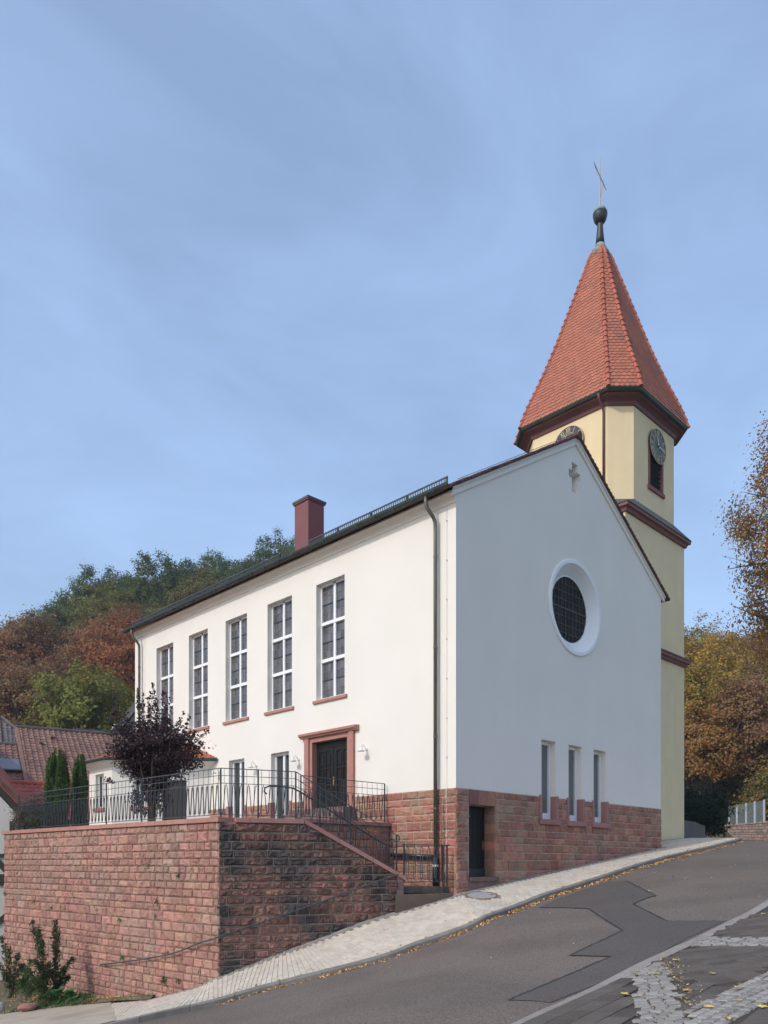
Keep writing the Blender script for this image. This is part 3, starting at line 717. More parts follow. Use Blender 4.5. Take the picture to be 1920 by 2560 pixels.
# gable windows
for k, (a, b) in enumerate(GWIN):
    wo = MB().box(a + .0, b, .30, .33, GZ0, GZ1).build('narrow_window', M['white_paint'], ch)
    fr = MB()
    for q in ((a + .005, a + .10, GZ0 + .005, GZ1 - .005), (b - .10, b - .005, GZ0 + .005, GZ1 - .005), (a + .10, b - .10, GZ1 - .11, GZ1 - .005), (a + .10, b - .10, GZ0 + .03, GZ0 + .22)): fr.box(q[0], q[1], .20, .30, q[2], q[3])
    mid = (a + b) / 2 - .03
    fr.box(mid - .12, mid - .05, .215, .30, GZ0 + .22, GZ1 - .11)
    fr.build('frame', M['white_paint'], wo, bevel=.006)
    MB().box(a + .10, mid - .12, .27, .285, GZ0 + .22, GZ1 - .11).build('pane', M['dark_glass'], wo)
    MB().box(mid - .05, b - .10, .27, .285, GZ0 + .22, GZ1 - .11).build('pane', M['blind_glass'], wo)
    MB().box(a - .14, b + .14, -.11, .30, GZ0 - .17, GZ0 - .002).build('sill', M['sand_dress'], wo, bevel=.03)
    for q in (a - .12, b - .006): MB().box(q, q + .126, -.045, .296, GZ0 + .002, PT + .05).build('jamb_block', M['sand_dress'], wo, bevel=.008)
# round window
rw = MB()
def ringface(mb, r1, y1, r2, y2):
    a, b = circ(r1, y1), circ(r2, y2); mb.add(a + b, [(i, (i + 1) % n, n + (i + 1) % n, n + i) for i in range(n)])
for (r1, y1, r2, y2) in ((1.60, .01, 1.60, -.035), (1.60, -.035, 1.58, -.05), (1.58, -.05, 1.47, -.05), (1.47, -.05, 1.44, -.02), (1.44, -.02, 1.14, .24), (1.14, .24, OI, .24), (OI, .24, OI, .30)): ringface(rw, r1, y1, r2, y2)
rwo = rw.build('round_window', M['white_paint'], ch, smooth=True)
mb = MB(); st = .2
x = -OI
cols = np.arange(-1.1, 1.101, .22); rws = np.arange(-1.1, 1.101, .275)
for i in range(len(cols) - 1):
    for j in range(len(rws) - 1):
        q = [(cols[i], rws[j]), (cols[i + 1], rws[j]), (cols[i + 1], rws[j + 1]), (cols[i], rws[j + 1])]
        for k in range(24):
            t = 2 * math.pi * (k + .5) / 24; q = clip_poly(q, lambda p, t=t: 1.095 - p[0] * math.cos(t) - p[1] * math.sin(t)) if len(q) > 2 else q
        if len(q) > 2: tl = R.uniform(-.006, .006); mb.add([(OC[0] + p[0], .272 + tl * (p[0] - cols[i]) * 4, OC[1] + p[1]) for p in q], [tuple(range(len(q)))])
mb.build('leaded_pane', M['oculus_glass'], rwo, fix=False)
mb = MB()
for c in cols[1:-1]: hh = math.sqrt(1.2 - c * c); mb.box(OC[0] + c - .008, OC[0] + c + .008, .255, .27, OC[1] - hh, OC[1] + hh)
for c in rws[1:-1]: hh = math.sqrt(1.2 - c * c); mb.box(OC[0] - hh, OC[0] + hh, .250, .268, OC[1] + c - (.016 if abs(c) < .01 else .008), OC[1] + c + (.016 if abs(c) < .01 else .008))
mb.build('glazing_bars', M['cames'], rwo)
# tall windows
for wi, y in enumerate(WIN_Y):
    y0, y1 = y - WW / 2, y + WW / 2
    wo = MB().box(.275, .31, y0, y1, WZ0, WZ1).build('tall_window', M['dark_glass'], ch)
    fr = MB(); fx0, fx1 = .19, .26; T = .07
    fr.box(fx0, fx1, y0, y0 + T, WZ0, WZ1).box(fx0, fx1, y1 - T, y1, WZ0, WZ1).box(fx0, fx1, y - .055, y + .055, WZ0 + T, WZ1 - T)
    rowh = (WZ1 - WZ0 - 2 * T) / 3
    for a, b in ((y0 + T, y - .055), (y + .055, y1 - T)):
        fr.box(fx0, fx1, a, b, WZ0, WZ0 + T).box(fx0, fx1, a, b, WZ1 - T, WZ1)
        for k in (1, 2): fr.box(fx0, fx1, a, b, WZ0 + T + k * rowh - .065, WZ0 + T + k * rowh + .065); fr.box(fx0 - .03, fx0, a - .02, b + .02, WZ0 + T + k * rowh - .06, WZ0 + T + k * rowh - .035)
    fr.build('frame', M['white_paint'], wo, bevel=.006)
    for a, b in ((y0 + T, y - .055), (y + .055, y1 - T)):
        for k in range(3):
            z0_ = WZ0 + T + k * rowh + (.065 if k else 0); z1_ = WZ0 + T + (k + 1) * rowh - (.065 if k < 2 else 0)
            mb = MB(); nc, nr_ = 3, 4
            for i in range(nc):
                for j in range(nr_):
                    ya, yb = a + (b - a) * i / nc, a + (b - a) * (i + 1) / nc; za, zb = z0_ + (z1_ - z0_) * j / nr_, z0_ + (z1_ - z0_) * (j + 1) / nr_
                    tx, tz = R.uniform(-.003, .003), R.uniform(-.003, .003)
                    mb.add([(.25 - tx - tz, ya, za), (.25 + tx - tz, yb, za), (.25 + tx + tz, yb, zb), (.25 - tx + tz, ya, zb)], [(0, 1, 2, 3)])
            po = mb.build('pane', M['lead_glass'], wo, fix=False)
        # lead lines and saddle bars of this light
            mb = MB()
            for i in range(1, nc): yy = a + (b - a) * i / nc; mb.box(.238, .248, yy - .004, yy + .004, z0_, z1_)
            for j in range(1, nr_):
                zz = z0_ + (z1_ - z0_) * j / nr_; mb.box(.236, .246, a, b, zz - .004, zz + .004)
            mb.build('lead_lines', M['cames_light'], wo)
            zz = z0_ + (z1_ - z0_) * .5; MB().box(.222, .234, a, b, zz - .010, zz + .010).build('saddle_bar', M['iron_dark'], wo)
    MB().prism([(-.07, y0 - .13, WZ0 - .13), (-.07, y0 - .13, WZ0 - .03), (.19, y0 - .13, WZ0 + .0), (.19, y0 - .13, WZ0 - .13)], (0, WW + .26, 0)).build('sill', M['sand_cut'], wo, bevel=.008)
# french windows on the terrace
for a, b in FW:
    wo = MB().box(.275, .31, a, b, FZ0, FZ1).build('french_window', M['dark_glass'], ch)
    fr = MB(); mid = (a + b) / 2
    for q in ((a, a + .08), (b - .08, b), (mid - .06, mid + .06)): fr.box(.18, .26, q[0], q[1], FZ0, FZ1)
    for q in ((a + .08, mid - .06), (mid + .06, b - .08)): fr.box(.18, .26, q[0], q[1], FZ1 - .09, FZ1); fr.box(.18, .26, q[0], q[1], FZ0, FZ0 + .15)
    fr.build('frame', M['white_paint'], wo, bevel=.006)
    for q in ((a + .08, mid - .06), (mid + .06, b - .08)): MB().box(.24, .255, q[0], q[1], FZ0 + .15, FZ1 - .09).build('pane', M['dark_glass'], wo)
    for q in (a - .155, b - .006): MB().box(-.04, .178, q, q + .161, 1.9, PT + .06).build('jamb_block', M['sand_dress'], wo, bevel=.008)
    MB().box(-.12, .27, a, b, FZ0 - .12, FZ0).build('threshold', M['sand_dress'], wo, bevel=.01)
# main door
ds = MB().box(-.10, .24, DY0 - .23, DY0, DZ0, DZ1 + .02).build('door_surround', M['sand_cut'], ch, bevel=.012)
MB().box(-.10, .24, DY1, DY1 + .23, DZ0, DZ1 + .02).build('jamb', M['sand_cut'], ds, bevel=.012)
for y_ in (DY0, DY1 - .13): MB().box(-.04, .24, y_, y_ + .13, DZ0, DZ1 - .14).build('inner_jamb', M['sand_cut'], ds, bevel=.01)
MB().box(-.04, .24, DY0, DY1, DZ1 - .14, DZ1 + .02).build('inner_lintel', M['sand_cut'], ds, bevel=.01)
MB().prism([(.0, DY0 - .42, DZ1 + .02), (-.13, DY0 - .42, DZ1 + .02), (-.15, DY0 - .42, DZ1 + .06), (-.21, DY0 - .42, DZ1 + .09), (-.22, DY0 - .42, DZ1 + .17), (0, DY0 - .42, DZ1 + .20)], (0, DY1 - DY0 + .84, 0)).build('cornice', M['sand_cut'], ds, bevel=.006)
dr = MB().box(.20, .25, DY0 + .13, DY1 - .13, DZ0, DZ1 - .14).build('main_door', M['black_door'], ch)
ya, yb = DY0 + .13, DY1 - .13; ym = (ya + yb) / 2
MB().box(.165, .20, ya, yb, DZ1 - .34, DZ1 - .14).build('top_rail', M['black_door'], dr, bevel=.006)
for a, b in ((ya, ym - .012), (ym + .012, yb)):
    mb = MB(); z0_, z1_ = DZ0 + .02, DZ1 - .345
    mb.box(.17, .20, a, a + .14, z0_, z1_).box(.17, .20, b - .14, b, z0_, z1_); wd = b - a - .28
    mb.box(.172, .20, a + .14, b - .14, z1_ - .13, z1_).box(.172, .20, a + .14, b - .14, z0_, z0_ + .22)
    m2 = (a + b) / 2; mb.box(.172, .20, m2 - .035, m2 + .035, z0_ + .22, z1_ - .13)
    ph = (z1_ - z0_ - .35) / 3
    for k in (1, 2):
        for q in ((a + .14, m2 - .035), (m2 + .035, b - .14)): mb.box(.172, .20, q[0], q[1], z0_ + .22 + k * ph - .035, z0_ + .22 + k * ph + .035)
    mb.build('door_leaf', M['black_door'], dr, bevel=.004)
    for k in range(3):
        for q in ((a + .14, m2 - .035), (m2 + .035, b - .14)):
            MB().box(.178, .20, q[0] + .045, q[1] - .045, z0_ + .22 + k * ph + .085, z0_ + .22 + (k + 1) * ph - .085).build('door_panel', M['black_door'], dr, bevel=.012)
MB().box(.13, .165, ym - .05, ym + .0, DZ0 + .78, DZ0 + 1.08).build('handle', M['brass'], dr, bevel=.01)
# cornice under the eaves, rake bands
RZ0, SL = 11.53, (15.22 - 11.53) / (GW / 2)          # roof surface over the wall line, pitch
MB().prism([(.0, -.0, 10.98), (-.045, 0, 11.0), (-.045, 0, 11.05), (-.06, 0, 11.08), (-.10, 0, 11.15), (-.17, 0, 11.20), (-.21, 0, 11.22), (-.21, 0, 11.27), (.0, 0, 11.30)], (0, GL, 0)).build('eaves_cornice', M['plaster_trim'], ch)
for sgn in (0, 1):
    fx = lambda q: q if sgn == 0 else GW - q
    for (o_, h0, h1) in ((-.05, -.30, -.06), (-.09, -.14, -.055)):
        a0 = Vector((fx(-.22), 0, RZ0 - .22 * SL)); b0 = Vector((GW / 2, 0, RZ0 + GW / 2 * SL))
        MB().hexa([a0 + Vector((0, o_, h0)), a0 + Vector((0, 0.02, h0)), a0 + Vector((0, .02, h1)), a0 + Vector((0, o_, h1))], [b0 + Vector((0, o_, h0)), b0 + Vector((0, .02, h0)), b0 + Vector((0, .02, h1)), b0 + Vector((0, o_, h1))]).build('rake_band', M['plaster'], ch)
# roof
sl_ = SL
mb = MB(); XE = -.44
for sgn in (0, 1):
    f = lambda x: x if sgn == 0 else GW - x
    z_e = RZ0 + XE * SL; z_r = RZ0 + GW / 2 * SL
    pts = [(f(XE), -.12, z_e), (f(XE), GL + .12, z_e), (GW / 2, GL + .12, z_r), (GW / 2, -.12, z_r)]
    mb.hexa([Vector(p) for p in pts], [Vector(p) + Vector((0, 0, -.07)) for p in pts])
roof = mb.build('roof', M['tile_church'], ch)
for sgn in (0, 1):      # ragged verge tiles
    x = XE; fx = lambda q: q if sgn == 0 else GW - q
    while x < GW / 2 - .03:
        xn = x + .155; z0_ = RZ0 + x * SL + R.uniform(-.012, .008); z1_ = z0_ + .155 * SL
        MB().hexa([Vector((fx(x - .035), -.155, z0_ - .055)), Vector((fx(x - .035), .1, z0_ - .055)), Vector((fx(xn + .02), .1, z1_ - .045)), Vector((fx(xn + .02), -.155, z1_ - .045))],
                  [Vector((fx(x - .035), -.155, z0_ + .03)), Vector((fx(x - .035), .1, z0_ + .03)), Vector((fx(xn + .02), .1, z1_ + .0)), Vector((fx(xn + .02), -.155, z1_ + .0))]).build('verge_tile', M['tile_church'], roof)
        x = xn
MB().tube([(GW / 2, -.14, 15.2), (GW / 2, GL + .12, 15.2)], .10, 8).build('ridge_cap', M['tile_church'], roof)
MB().tube([(GW / 2, -.19, 15.19), (GW / 2, .25, 15.21)], .125, 8).build('ridge_end_tile', M['tile_church'], roof)
gz = 11.27
gt = MB(); prof = [(.0 + .095 * math.cos(t), .095 * math.sin(t)) for t in [math.pi + k * math.pi / 8 for k in range(9)]]
gt.prism([(-.46 + a, -.17, gz + b + .05) for a, b in prof] + [(-.46 + .08 * math.cos(math.pi * 2 - k * math.pi / 8), -.17, gz + .055 + .08 * math.sin(math.pi * 2 - k * math.pi / 8)) for k in range(9)], (0, GL + .34, 0))
gut = gt.build('gutter', M['zinc'], ch)
MB().tube([(-.55, -.17, gz + .06), (-.55, GL + .17, gz + .06)], .014, 6).build('gutter_bead', M['zinc'], gut)
for k in range(24): MB().box(-.565, -.35, .35 + k * .8, .375 + k * .8, gz - .05, gz + .075).build('gutter_bracket', M['zinc'], gut)
for yy, zb in ((.65, 1.95), (18.38, 1.9)):
    c = [(-.46, yy + .08, gz - .03), (-.46, yy + .08, gz - .18), (-.43, yy + .07, gz - .32), (-.33, yy + .03, gz - .46), (-.22, yy, gz - .58), (-.15, yy, gz - .70), (-.14, yy, gz - .9)]
    dp = MB().tube(c + [(-.14, yy, .95 if yy < 1 else zb)], .056, 10).build('downpipe', M['pipe'], ch, smooth=True)
    for zz in (9.6, 7.0, 4.45, 2.4): MB().tube([(-.14, yy, zz - .025), (-.14, yy, zz + .025)], .066, 10).build('collar', M['pipe'], dp)
# lightning conductor with clips
lc = MB().tube([(-.035, .33, 11.0), (-.035, .33, .4)], .006, 5).build('lightning_cable', M['lamp_white'], ch)
for k in range(9): MB().box(-.055, 0, .315, .345, 1.6 + k * 1.12, 1.63 + k * 1.12).build('cable_clip', M['lamp_white'], lc)
lc2 = MB().tube([(-.035, 18.1, 11.0), (-.035, 18.1, 2)], .006, 5).build('lightning_cable', M['lamp_white'], ch)
MB().tube([(-.16, .45, 2.6), (-.13, .42, 1.6), (-.1, .42, .2)], .02, 6).build('earthing_rod', M['rust'], lc)
MB().tube([(.5 * k_, -.06, 11.62 + .5 * k_ * sl_) for k_ in range(0, 13)], .008, 5).build('ridge_cable', M['iron_dark'], roof)
# snow guard: sections of upright bars along the eaves
yy = .1; ck0, ck1 = 6.95, 7.85
while yy < GL - .3:
    ln = 1.55; y1 = min(yy + ln, GL - .2)
    if not (yy < ck1 and y1 > ck0):
        sg = MB(); xg = -.24; zg = 11.41
        sg.box(xg - .015, xg + .015, yy, y1 - .02, zg, zg + .03).box(xg - .018, xg + .018, yy, y1 - .02, zg + .235, zg + .27)
        q = yy + .03
        while q < y1 - .03: sg.box(xg - .007, xg + .007, q, q + .022, zg + .03, zg + .235); q += .092
        o_ = sg.build('snow_guard', M['iron'], roof)
        MB().obox((xg + .02, yy + .06, zg + .12), (.03, 0, .0), (0, .02, 0), (.01, 0, .15)).build('bracket', M['iron_dark'], o_)
    else:
        pass
    yy = y1
# chimney
cx0, cy0 = .32, 6.98
cmn = MB().box(cx0, cx0 + .72, cy0, cy0 + .76, 11.3, 13.55).build('chimney', M['chim'], ch, bevel=.01)
MB().box(cx0 - .06, cx0 + .78, cy0 - .06, cy0 + .82, 13.55, 13.62).build('cap', M['lead'], cmn)
MB().box(cx0 - .04, cx0 + .76, cy0 - .04, cy0 + .80, 13.50, 13.55).build('cap_edge', M['chim'], cmn)
# wall lamps
def wall_lamp(y, z, label):
    t = thing('wall_lamp', (0, y, z), label, 'lamp', 'white lamps on the church wall')
    MB().lathe([(.055, 0), (.055, .03), (.03, .045)], (0, y, z), 14, (-1, 0, 0)).build('wall_plate', M['lamp_white'], t, smooth=True)
    MB().tube([(-.03, y, z), (-.08, y, z + .06), (-.14, y, z + .11), (-.20, y, z + .115), (-.25, y, z + .08)], .012, 7).build('arm', M['lamp_white'], t, smooth=True)
    MB().lathe([(.02, .10), (.035, .08), (.045, .02), (.07, -.03), (.125, -.075), (.115, -.075), (.05, -.02)], (-.25, y, z - .01), 16, (0, 0, 1)).build('shade', M['lamp_white'], t, smooth=True)
wall_lamp(3.66, 4.42, 'white wall lamp right of the dark main door')
wall_lamp(7.09, 4.42, 'white wall lamp between the main door and the nearer french window')
wall_lamp(9.61, 4.43, 'white wall lamp between the two french windows')
wall_lamp(12.1, 4.42, 'white wall lamp beside the small annex door')
# drain pipe at the foot of the downpipe
dpn = thing('drain_pipe', (-.14, .65, .15), 'black drain pipe with an elbow behind the iron gate', 'pipe')
MB().tube([(-.14, .65, .12), (-.14, .65, 1.0)], .085, 12).build('upright', M['black_pipe'], dpn, smooth=True)
MB().tube([(-.14, .72, 1.02), (-.16, 2.46, 1.08)], .062, 12).build('cross_run', M['black_pipe'], dpn, smooth=True)
MB().tube([(-.14, .65, .74), (-.14, .65, .79)], .088, 12).build('white_sleeve', M['white_paint'], dpn)

# ------------------------------------------------------------------ church tower
TX, TY, TH = 15.15, 4.25, 2.70
tw = thing('church_tower', (TX, TY, 1.5), 'cream church tower with octagonal top and red tiled spire', 'tower')
MB().box(TX - TH, TX + TH, TY - TH, TY + TH, -.5, 15.25).build('lower_shaft', M['cream'], tw)
OH, RM = 2.62, .70
def octa(h, z, rm=RM): 
    m_ = h * rm; return [Vector((TX + a, TY + b, z)) for a, b in ((-m_, -h), (m_, -h), (h, -m_), (h, m_), (m_, h), (-m_, h), (-h, m_), (-h, -m_))]
# octagon shaft with the louvre opening on the street face
LX0, LX1, LZ0, LZ1 = 14.56, 15.92, 16.98, 18.9
mb = MB(); a, b = octa(OH, 15.0), octa(OH, 20.05)
for i in range(1, 8): j = (i + 1) % 8; mb.add([a[i], a[j], b[j], b[i]], [(0, 1, 2, 3)])
facade(mb, [a[0], a[1], b[1], b[0]], [[(LX0, TY - OH, LZ0), (LX1, TY - OH, LZ0), (LX1, TY - OH, LZ1), (LX0, TY - OH, LZ1)]], .3, (0, -1, 0))
mb.build('octagon_shaft', M['cream'], tw)
def sq(h, z): return [Vector((TX + a, TY + b, z)) for a, b in ((-h, -h), (h, -h), (h, h), (-h, h))]
def stack(rings):
    mb = MB(); n_ = len(rings[0])
    for r_ in rings: mb.v.extend(tuple(p) for p in r_)
    for i in range(len(rings) - 1):
        for k in range(n_): mb.f.append((i * n_ + k, i * n_ + (k + 1) % n_, (i + 1) * n_ + (k + 1) % n_, (i + 1) * n_ + k))
    mb.f.append(tuple(range(n_ - 1, -1, -1))); mb.f.append(tuple((len(rings) - 1) * n_ + k for k in range(n_))); return mb
stack([sq(TH - .1, 15.15), sq(TH + .08, 15.17), sq(TH + .12, 15.30), sq(TH + .22, 15.33), sq(TH + .22, 15.46)]).build('upper_string_course', M['maroon_stone'], tw)
# lead covered slope and the corner pyramids
mb = stack([sq(TH + .25, 15.462), sq(TH + .25, 15.49)]); A = sq(TH + .25, 15.49); B = octa(OH + .01, 15.97)
nb = len(mb.v); mb.v += [tuple(p) for p in A] + [tuple(p) for p in B]
for i in range(4):
    b0, b1 = nb + 4 + (2 * i) % 8, nb + 4 + (2 * i + 1) % 8; prevb = nb + 4 + (2 * i - 1) % 8
    mb.f.append((nb + i, nb + (i + 1) % 4, b1, b0)); mb.f.append((nb + i, b0, prevb))
mb.build('lead_weathering', M['lead'], tw)
stack([sq(TH - .1, 9.72), sq(TH + .1, 9.74), sq(TH + .13, 9.84), sq(TH + .22, 9.87), sq(TH + .22, 10.0)]).build('lower_string_course', M['maroon_stone'], tw)
stack([sq(TH + .25, 10.002), sq(TH + .25, 10.03), sq(TH - .02, 10.22)]).build('lead_weathering', M['lead'], tw)
stack([octa(OH - .1, 19.82), octa(OH + .06, 19.85), octa(OH + .10, 19.98), octa(OH + .20, 20.08), octa(OH + .34, 20.12), octa(OH + .34, 20.22)]).build('eaves_cornice', M['maroon'], tw)
tg = stack([octa(OH + .34, 20.18), octa(OH + .46, 20.20), octa(OH + .50, 20.28), octa(OH + .50, 20.34), octa(OH + .40, 20.34)]).build('tower_gutter', M['zinc'], tw)
pA = octa(OH, 0)[7]; pd = Vector((TX - OH - .07, TY - OH * RM + .12, 0))
MB().tube([(pd.x - .42, pd.y, 20.22), (pd.x - .36, pd.y, 20.0), (pd.x - .05, pd.y, 19.75), (pd.x, pd.y, 19.6), (pd.x, pd.y, 15.9)], .05, 8).build('tower_downpipe', M['maroon'], tw, smooth=True)
# roof body and tiles
PROF = [(20.28, 3.10), (20.7, 2.99), (21.2, 2.82), (21.75, 2.60), (22.3, 2.37), (23.4, 1.96), (24.4, 1.62), (25.45, 1.29), (26.5, .96), (27.6, .62), (28.68, .29)]
def hp(z): return float(np.interp(z, [p[0] for p in PROF], [p[1] for p in PROF]))
spire = stack([octa(h - .03, z) for z, h in PROF]).build('spire', M['tile_church'], tw)
tiles = []
for face in (7, 0, 6, 1, 5):
    z = 20.30; k = 0
    while z < 28.5:
        p0, p1 = octa(hp(z), z)[face], octa(hp(z), z)[(face + 1) % 8]; zt = z + .155
        q0, q1 = octa(hp(zt + .12), zt + .12)[face], octa(hp(zt + .12), zt + .12)[(face + 1) % 8]
        u = (p1 - p0).normalized(); wd = (p1 - p0).length; upv = ((q0 + q1) / 2 - (p0 + p1) / 2).normalized(); nn = u.cross(upv); 
        if nn.dot(Vector((p0.x - TX, p0.y - TY, 0))) < 0: nn = -nn
        x = (-.11 if k % 2 else 0)
        while x < wd - .02:
            a_, b_ = max(x, 0), min(x + .22, wd)
            if b_ - a_ > .04: tiles.append((p0, u, upv, nn, a_ + .003, b_ - .003, z, face))
            x += .22
        z += .178; k += 1
def tile_geo(mb, t_):
    p0, u, upv, nn, a_, b_, z, face = t_; m_ = (a_ + b_) / 2; h_ = (b_ - a_) / 2; tl = R.uniform(.012, .02)
    ol = [(a_, .27), (a_, .06), (m_ - h_ * .72, .008), (m_, -.028), (m_ + h_ * .72, .008), (b_, .06), (b_, .27)]
    top = [p0 + u * x_ + upv * y_ + nn * (.046 - y_ * .13 + tl * .3) for x_, y_ in ol]; bot = [p - nn * .024 for p in top]
    n_ = len(ol); mb.add(top + bot, [tuple(range(n_))] + [(i, n_ + i, n_ + (i + 1) % n_, (i + 1) % n_) for i in range(1, n_ - 2)] + [(0, n_, n_ + 1, 1), (n_ - 2, 2 * n_ - 2, 2 * n_ - 1, n_ - 1)])
def t_single(t_): m_ = MB(); tile_geo(m_, t_); m_.build('roof_tile', M['tile_red'], spire, fix=False)
def t_join(ts):
    m_ = MB()
    for t_ in ts: tile_geo(m_, t_)
    m_.build('roof_tile_field', M['tile_red'], spire, fix=False, kind='stuff')
keep300(tiles, lambda t_: -t_[6] + (8 if t_[7] in (6, 7, 0) else 0), t_single, t_join)
for c in (6, 7, 0, 1, 5):
    z = 20.30
    while z < 28.45:
        z2 = z + .34; a_ = octa(hp(z), z)[c]; b_ = octa(hp(z2), z2)[c]; o_ = Vector((a_.x - TX, a_.y - TY, 0)).normalized() * .02
        MB().tube([a_ + o_ * 1.6, a_.lerp(b_, .12) + o_ * 1.6, b_ + o_ * .6 + (b_ - a_) * .06], .105 if z < 27.5 else .085, 8, .075).build('hip_tile', M['tile_hip'], spire)
        z += .315
fin = MB().lathe([(.44, 28.40), (.42, 28.52), (.34, 28.72), (.25, 28.90), (.21, 29.02)], (TX, TY, 0), 14).build('finial', M['verdigris'], tw, smooth=True)
MB().lathe([(.21, 29.02), (.17, 29.4), (.125, 29.9), (.125, 30.0), (.15, 30.02)], (TX, TY, 0), 14).build('neck', M['copper'], fin, smooth=True)
MB().lathe([(.1, 29.97), (.20, 30.02), (.28, 30.15), (.325, 30.33), (.325, 30.42)], (TX, TY, 0), 18).build('ball', M['copper'], fin, smooth=True)
MB().lathe([(.33, 30.42), (.31, 30.50), (.26, 30.60), (.15, 30.69), (.03, 30.72)], (TX, TY, 0), 18).build('ball_cap', M['verdigris'], fin, smooth=True)
cr = MB().tube([(TX, TY, 30.68), (TX + .02, TY, 33.05)], .026, 6, .012).build('cross', M['brass'], fin)
k_ = RD
for (a_, za, b_, zb, r_) in ((-.26, 32.72, .26, 31.55, .018), (.0, 31.1, .16, 31.95, .012), (-.05, 32.1, .2, 31.75, .008), (-.2, 32.5, -.28, 32.82, .010), (.1, 31.9, .28, 31.5, .010), (-.12, 32.2, -.2, 32.55, .010)):
    MB().tube([Vector((TX, TY, za)) + k_ * a_, Vector((TX, TY, zb)) + k_ * b_], r_, 5).build('cross_arm', M['iron'] if za > 32.4 else M['brass'], cr)
# louvre window
MB().box(LX0, LX1, TY - OH + .27, TY - OH + .29, LZ0, LZ1).build('louvre_backing', M['black_door'], tw)
lf = MB().box(LX0 - .0, LX0 + .14, TY - OH - .03, TY - OH + .2, LZ0, LZ1).build('louvre_frame', M['maroon_stone'], tw)
MB().box(LX1 - .14, LX1, TY - OH - .03, TY - OH + .2, LZ0, LZ1).build('jamb', M['maroon_stone'], lf)
MB().box(LX0 - .06, LX1 + .06, TY - OH - .08, TY - OH + .2, LZ0 - .16, LZ0 + .0).build('sill', M['maroon_stone'], lf)
for k in range(9): zz = LZ0 + .07 + k * .19; MB().obox((TX + .09, TY - OH + .12, zz), ((LX1 - LX0) / 2 - .145, 0, 0), (0, .09, -.06), (0, .006, .009)).build('slat', M['iron_dark'], lf)
# clocks
def numerals():
    N_ = {1: 'I', 2: 'II', 3: 'III', 4: 'IIII', 5: 'V', 6: 'VI', 7: 'VII', 8: 'VIII', 9: 'IX', 10: 'X', 11: 'XI', 12: 'XII'}; o = {}
    for k, s_ in N_.items():
        st_ = []; x = 0
        for c in s_:
            if c == 'I': st_.append(((x + .02, 0), (x + .02, .2))); x += .045
            elif c == 'V': st_ += [((x, .2), (x + .04, 0)), ((x + .08, .2), (x + .04, 0))]; x += .095
            else: st_ += [((x, .2), (x + .08, 0)), ((x + .08, .2), (x, 0))]; x += .095
        o[k] = [((a[0] - x / 2, a[1]), (b[0] - x / 2, b[1])) for a, b in st_]
    return o
NUM = numerals()
def clock(c, u, nrm_, label):
    """c centre on the wall, u to the reader's right, nrm_ outwards"""
    c, u, nv_ = Vector(c), Vector(u), Vector(nrm_); z_ = Vector((0, 0, 1)); t = thing('tower_clock', c, label, 'clock', 'clocks on the tower')
    MB().lathe([(.72, .02), (.735, .05), (.735, .112), (.718, .10)], c, 40, nv_).build('case', M['clock_dark'], t)
    MB().tube([c + nv_ * .114 + (u * math.cos(2 * math.pi * k / 48) + z_ * math.sin(2 * math.pi * k / 48)) * .724 for k in range(48)], .011, 4, closed=True).build('rim', M['gold'], t)
    MB().lathe([(.715, .03), (.715, .105)], c, 40, nv_).build('dial', M['clock_dark'], t)
    MB().lathe([(.43, .10), (.43, .112)], c, 36, nv_).build('dial_centre', M['clock_mid'], t)
    MB().tube([c + nv_ * .113 + (u * math.cos(2 * math.pi * k / 36) + z_ * math.sin(2 * math.pi * k / 36)) * .435 for k in range(36)], .008, 4, closed=True).build('inner_ring', M['gold'], t)
    for k, st_ in NUM.items():
        th = math.pi / 2 - 2 * math.pi * k / 12; rd = u * math.cos(th) + z_ * math.sin(th); tn = u * math.sin(th) - z_ * math.cos(th); mb = MB()
        for a_, b_ in st_:
            pa, pb = c + rd * (.475 + a_[1]) + tn * a_[0] * 1.25 + nv_ * .112, c + rd * (.475 + b_[1]) + tn * b_[0] * 1.25 + nv_ * .112
            dd = (pb - pa); sd_ = dd.normalized().cross(nv_) * .008; mb.obox((pa + pb) / 2, dd / 2, sd_, nv_ * .006)
        mb.build('numeral', M['gold'], t)
    for ang_, ln, wd in ((11.28 / 12, .42, .030), (17 / 60, .70, .022)):
        th = math.pi / 2 - 2 * math.pi * ang_; rd = u * math.cos(th) + z_ * math.sin(th); tn = rd.cross(nv_)
        MB().prism([c + nv_ * .14 - rd * .12 + tn * .02, c + nv_ * .14 - rd * .12 - tn * .02, c + nv_ * .14 + rd * ln * .55 - tn * wd, c + nv_ * .14 + rd * ln, c + nv_ * .14 + rd * ln * .55 + tn * wd], nv_ * .012).build('hour_hand' if ln < .5 else 'minute_hand', M['gold'], t)
    MB().lathe([(.035, .11), (.035, .17)], c, 10, nv_).build('hub', M['iron_dark'], t)
clock((15.27, TY - OH, 18.84), (1, 0, 0), (0, -1, 0), 'dark tower clock with gold roman numerals above the louvre, facing the street')
clock((TX - OH, 4.2, 18.92), (0, -1, 0), (-1, 0, 0), 'sunlit tower clock half hidden behind the gable peak')
MB().box(TX - TH + .02, TX - TH + .34, TY - TH - .12, TY - TH + .05, 3.12, 3.2).build('tower_sill', M['maroon_stone'], tw)

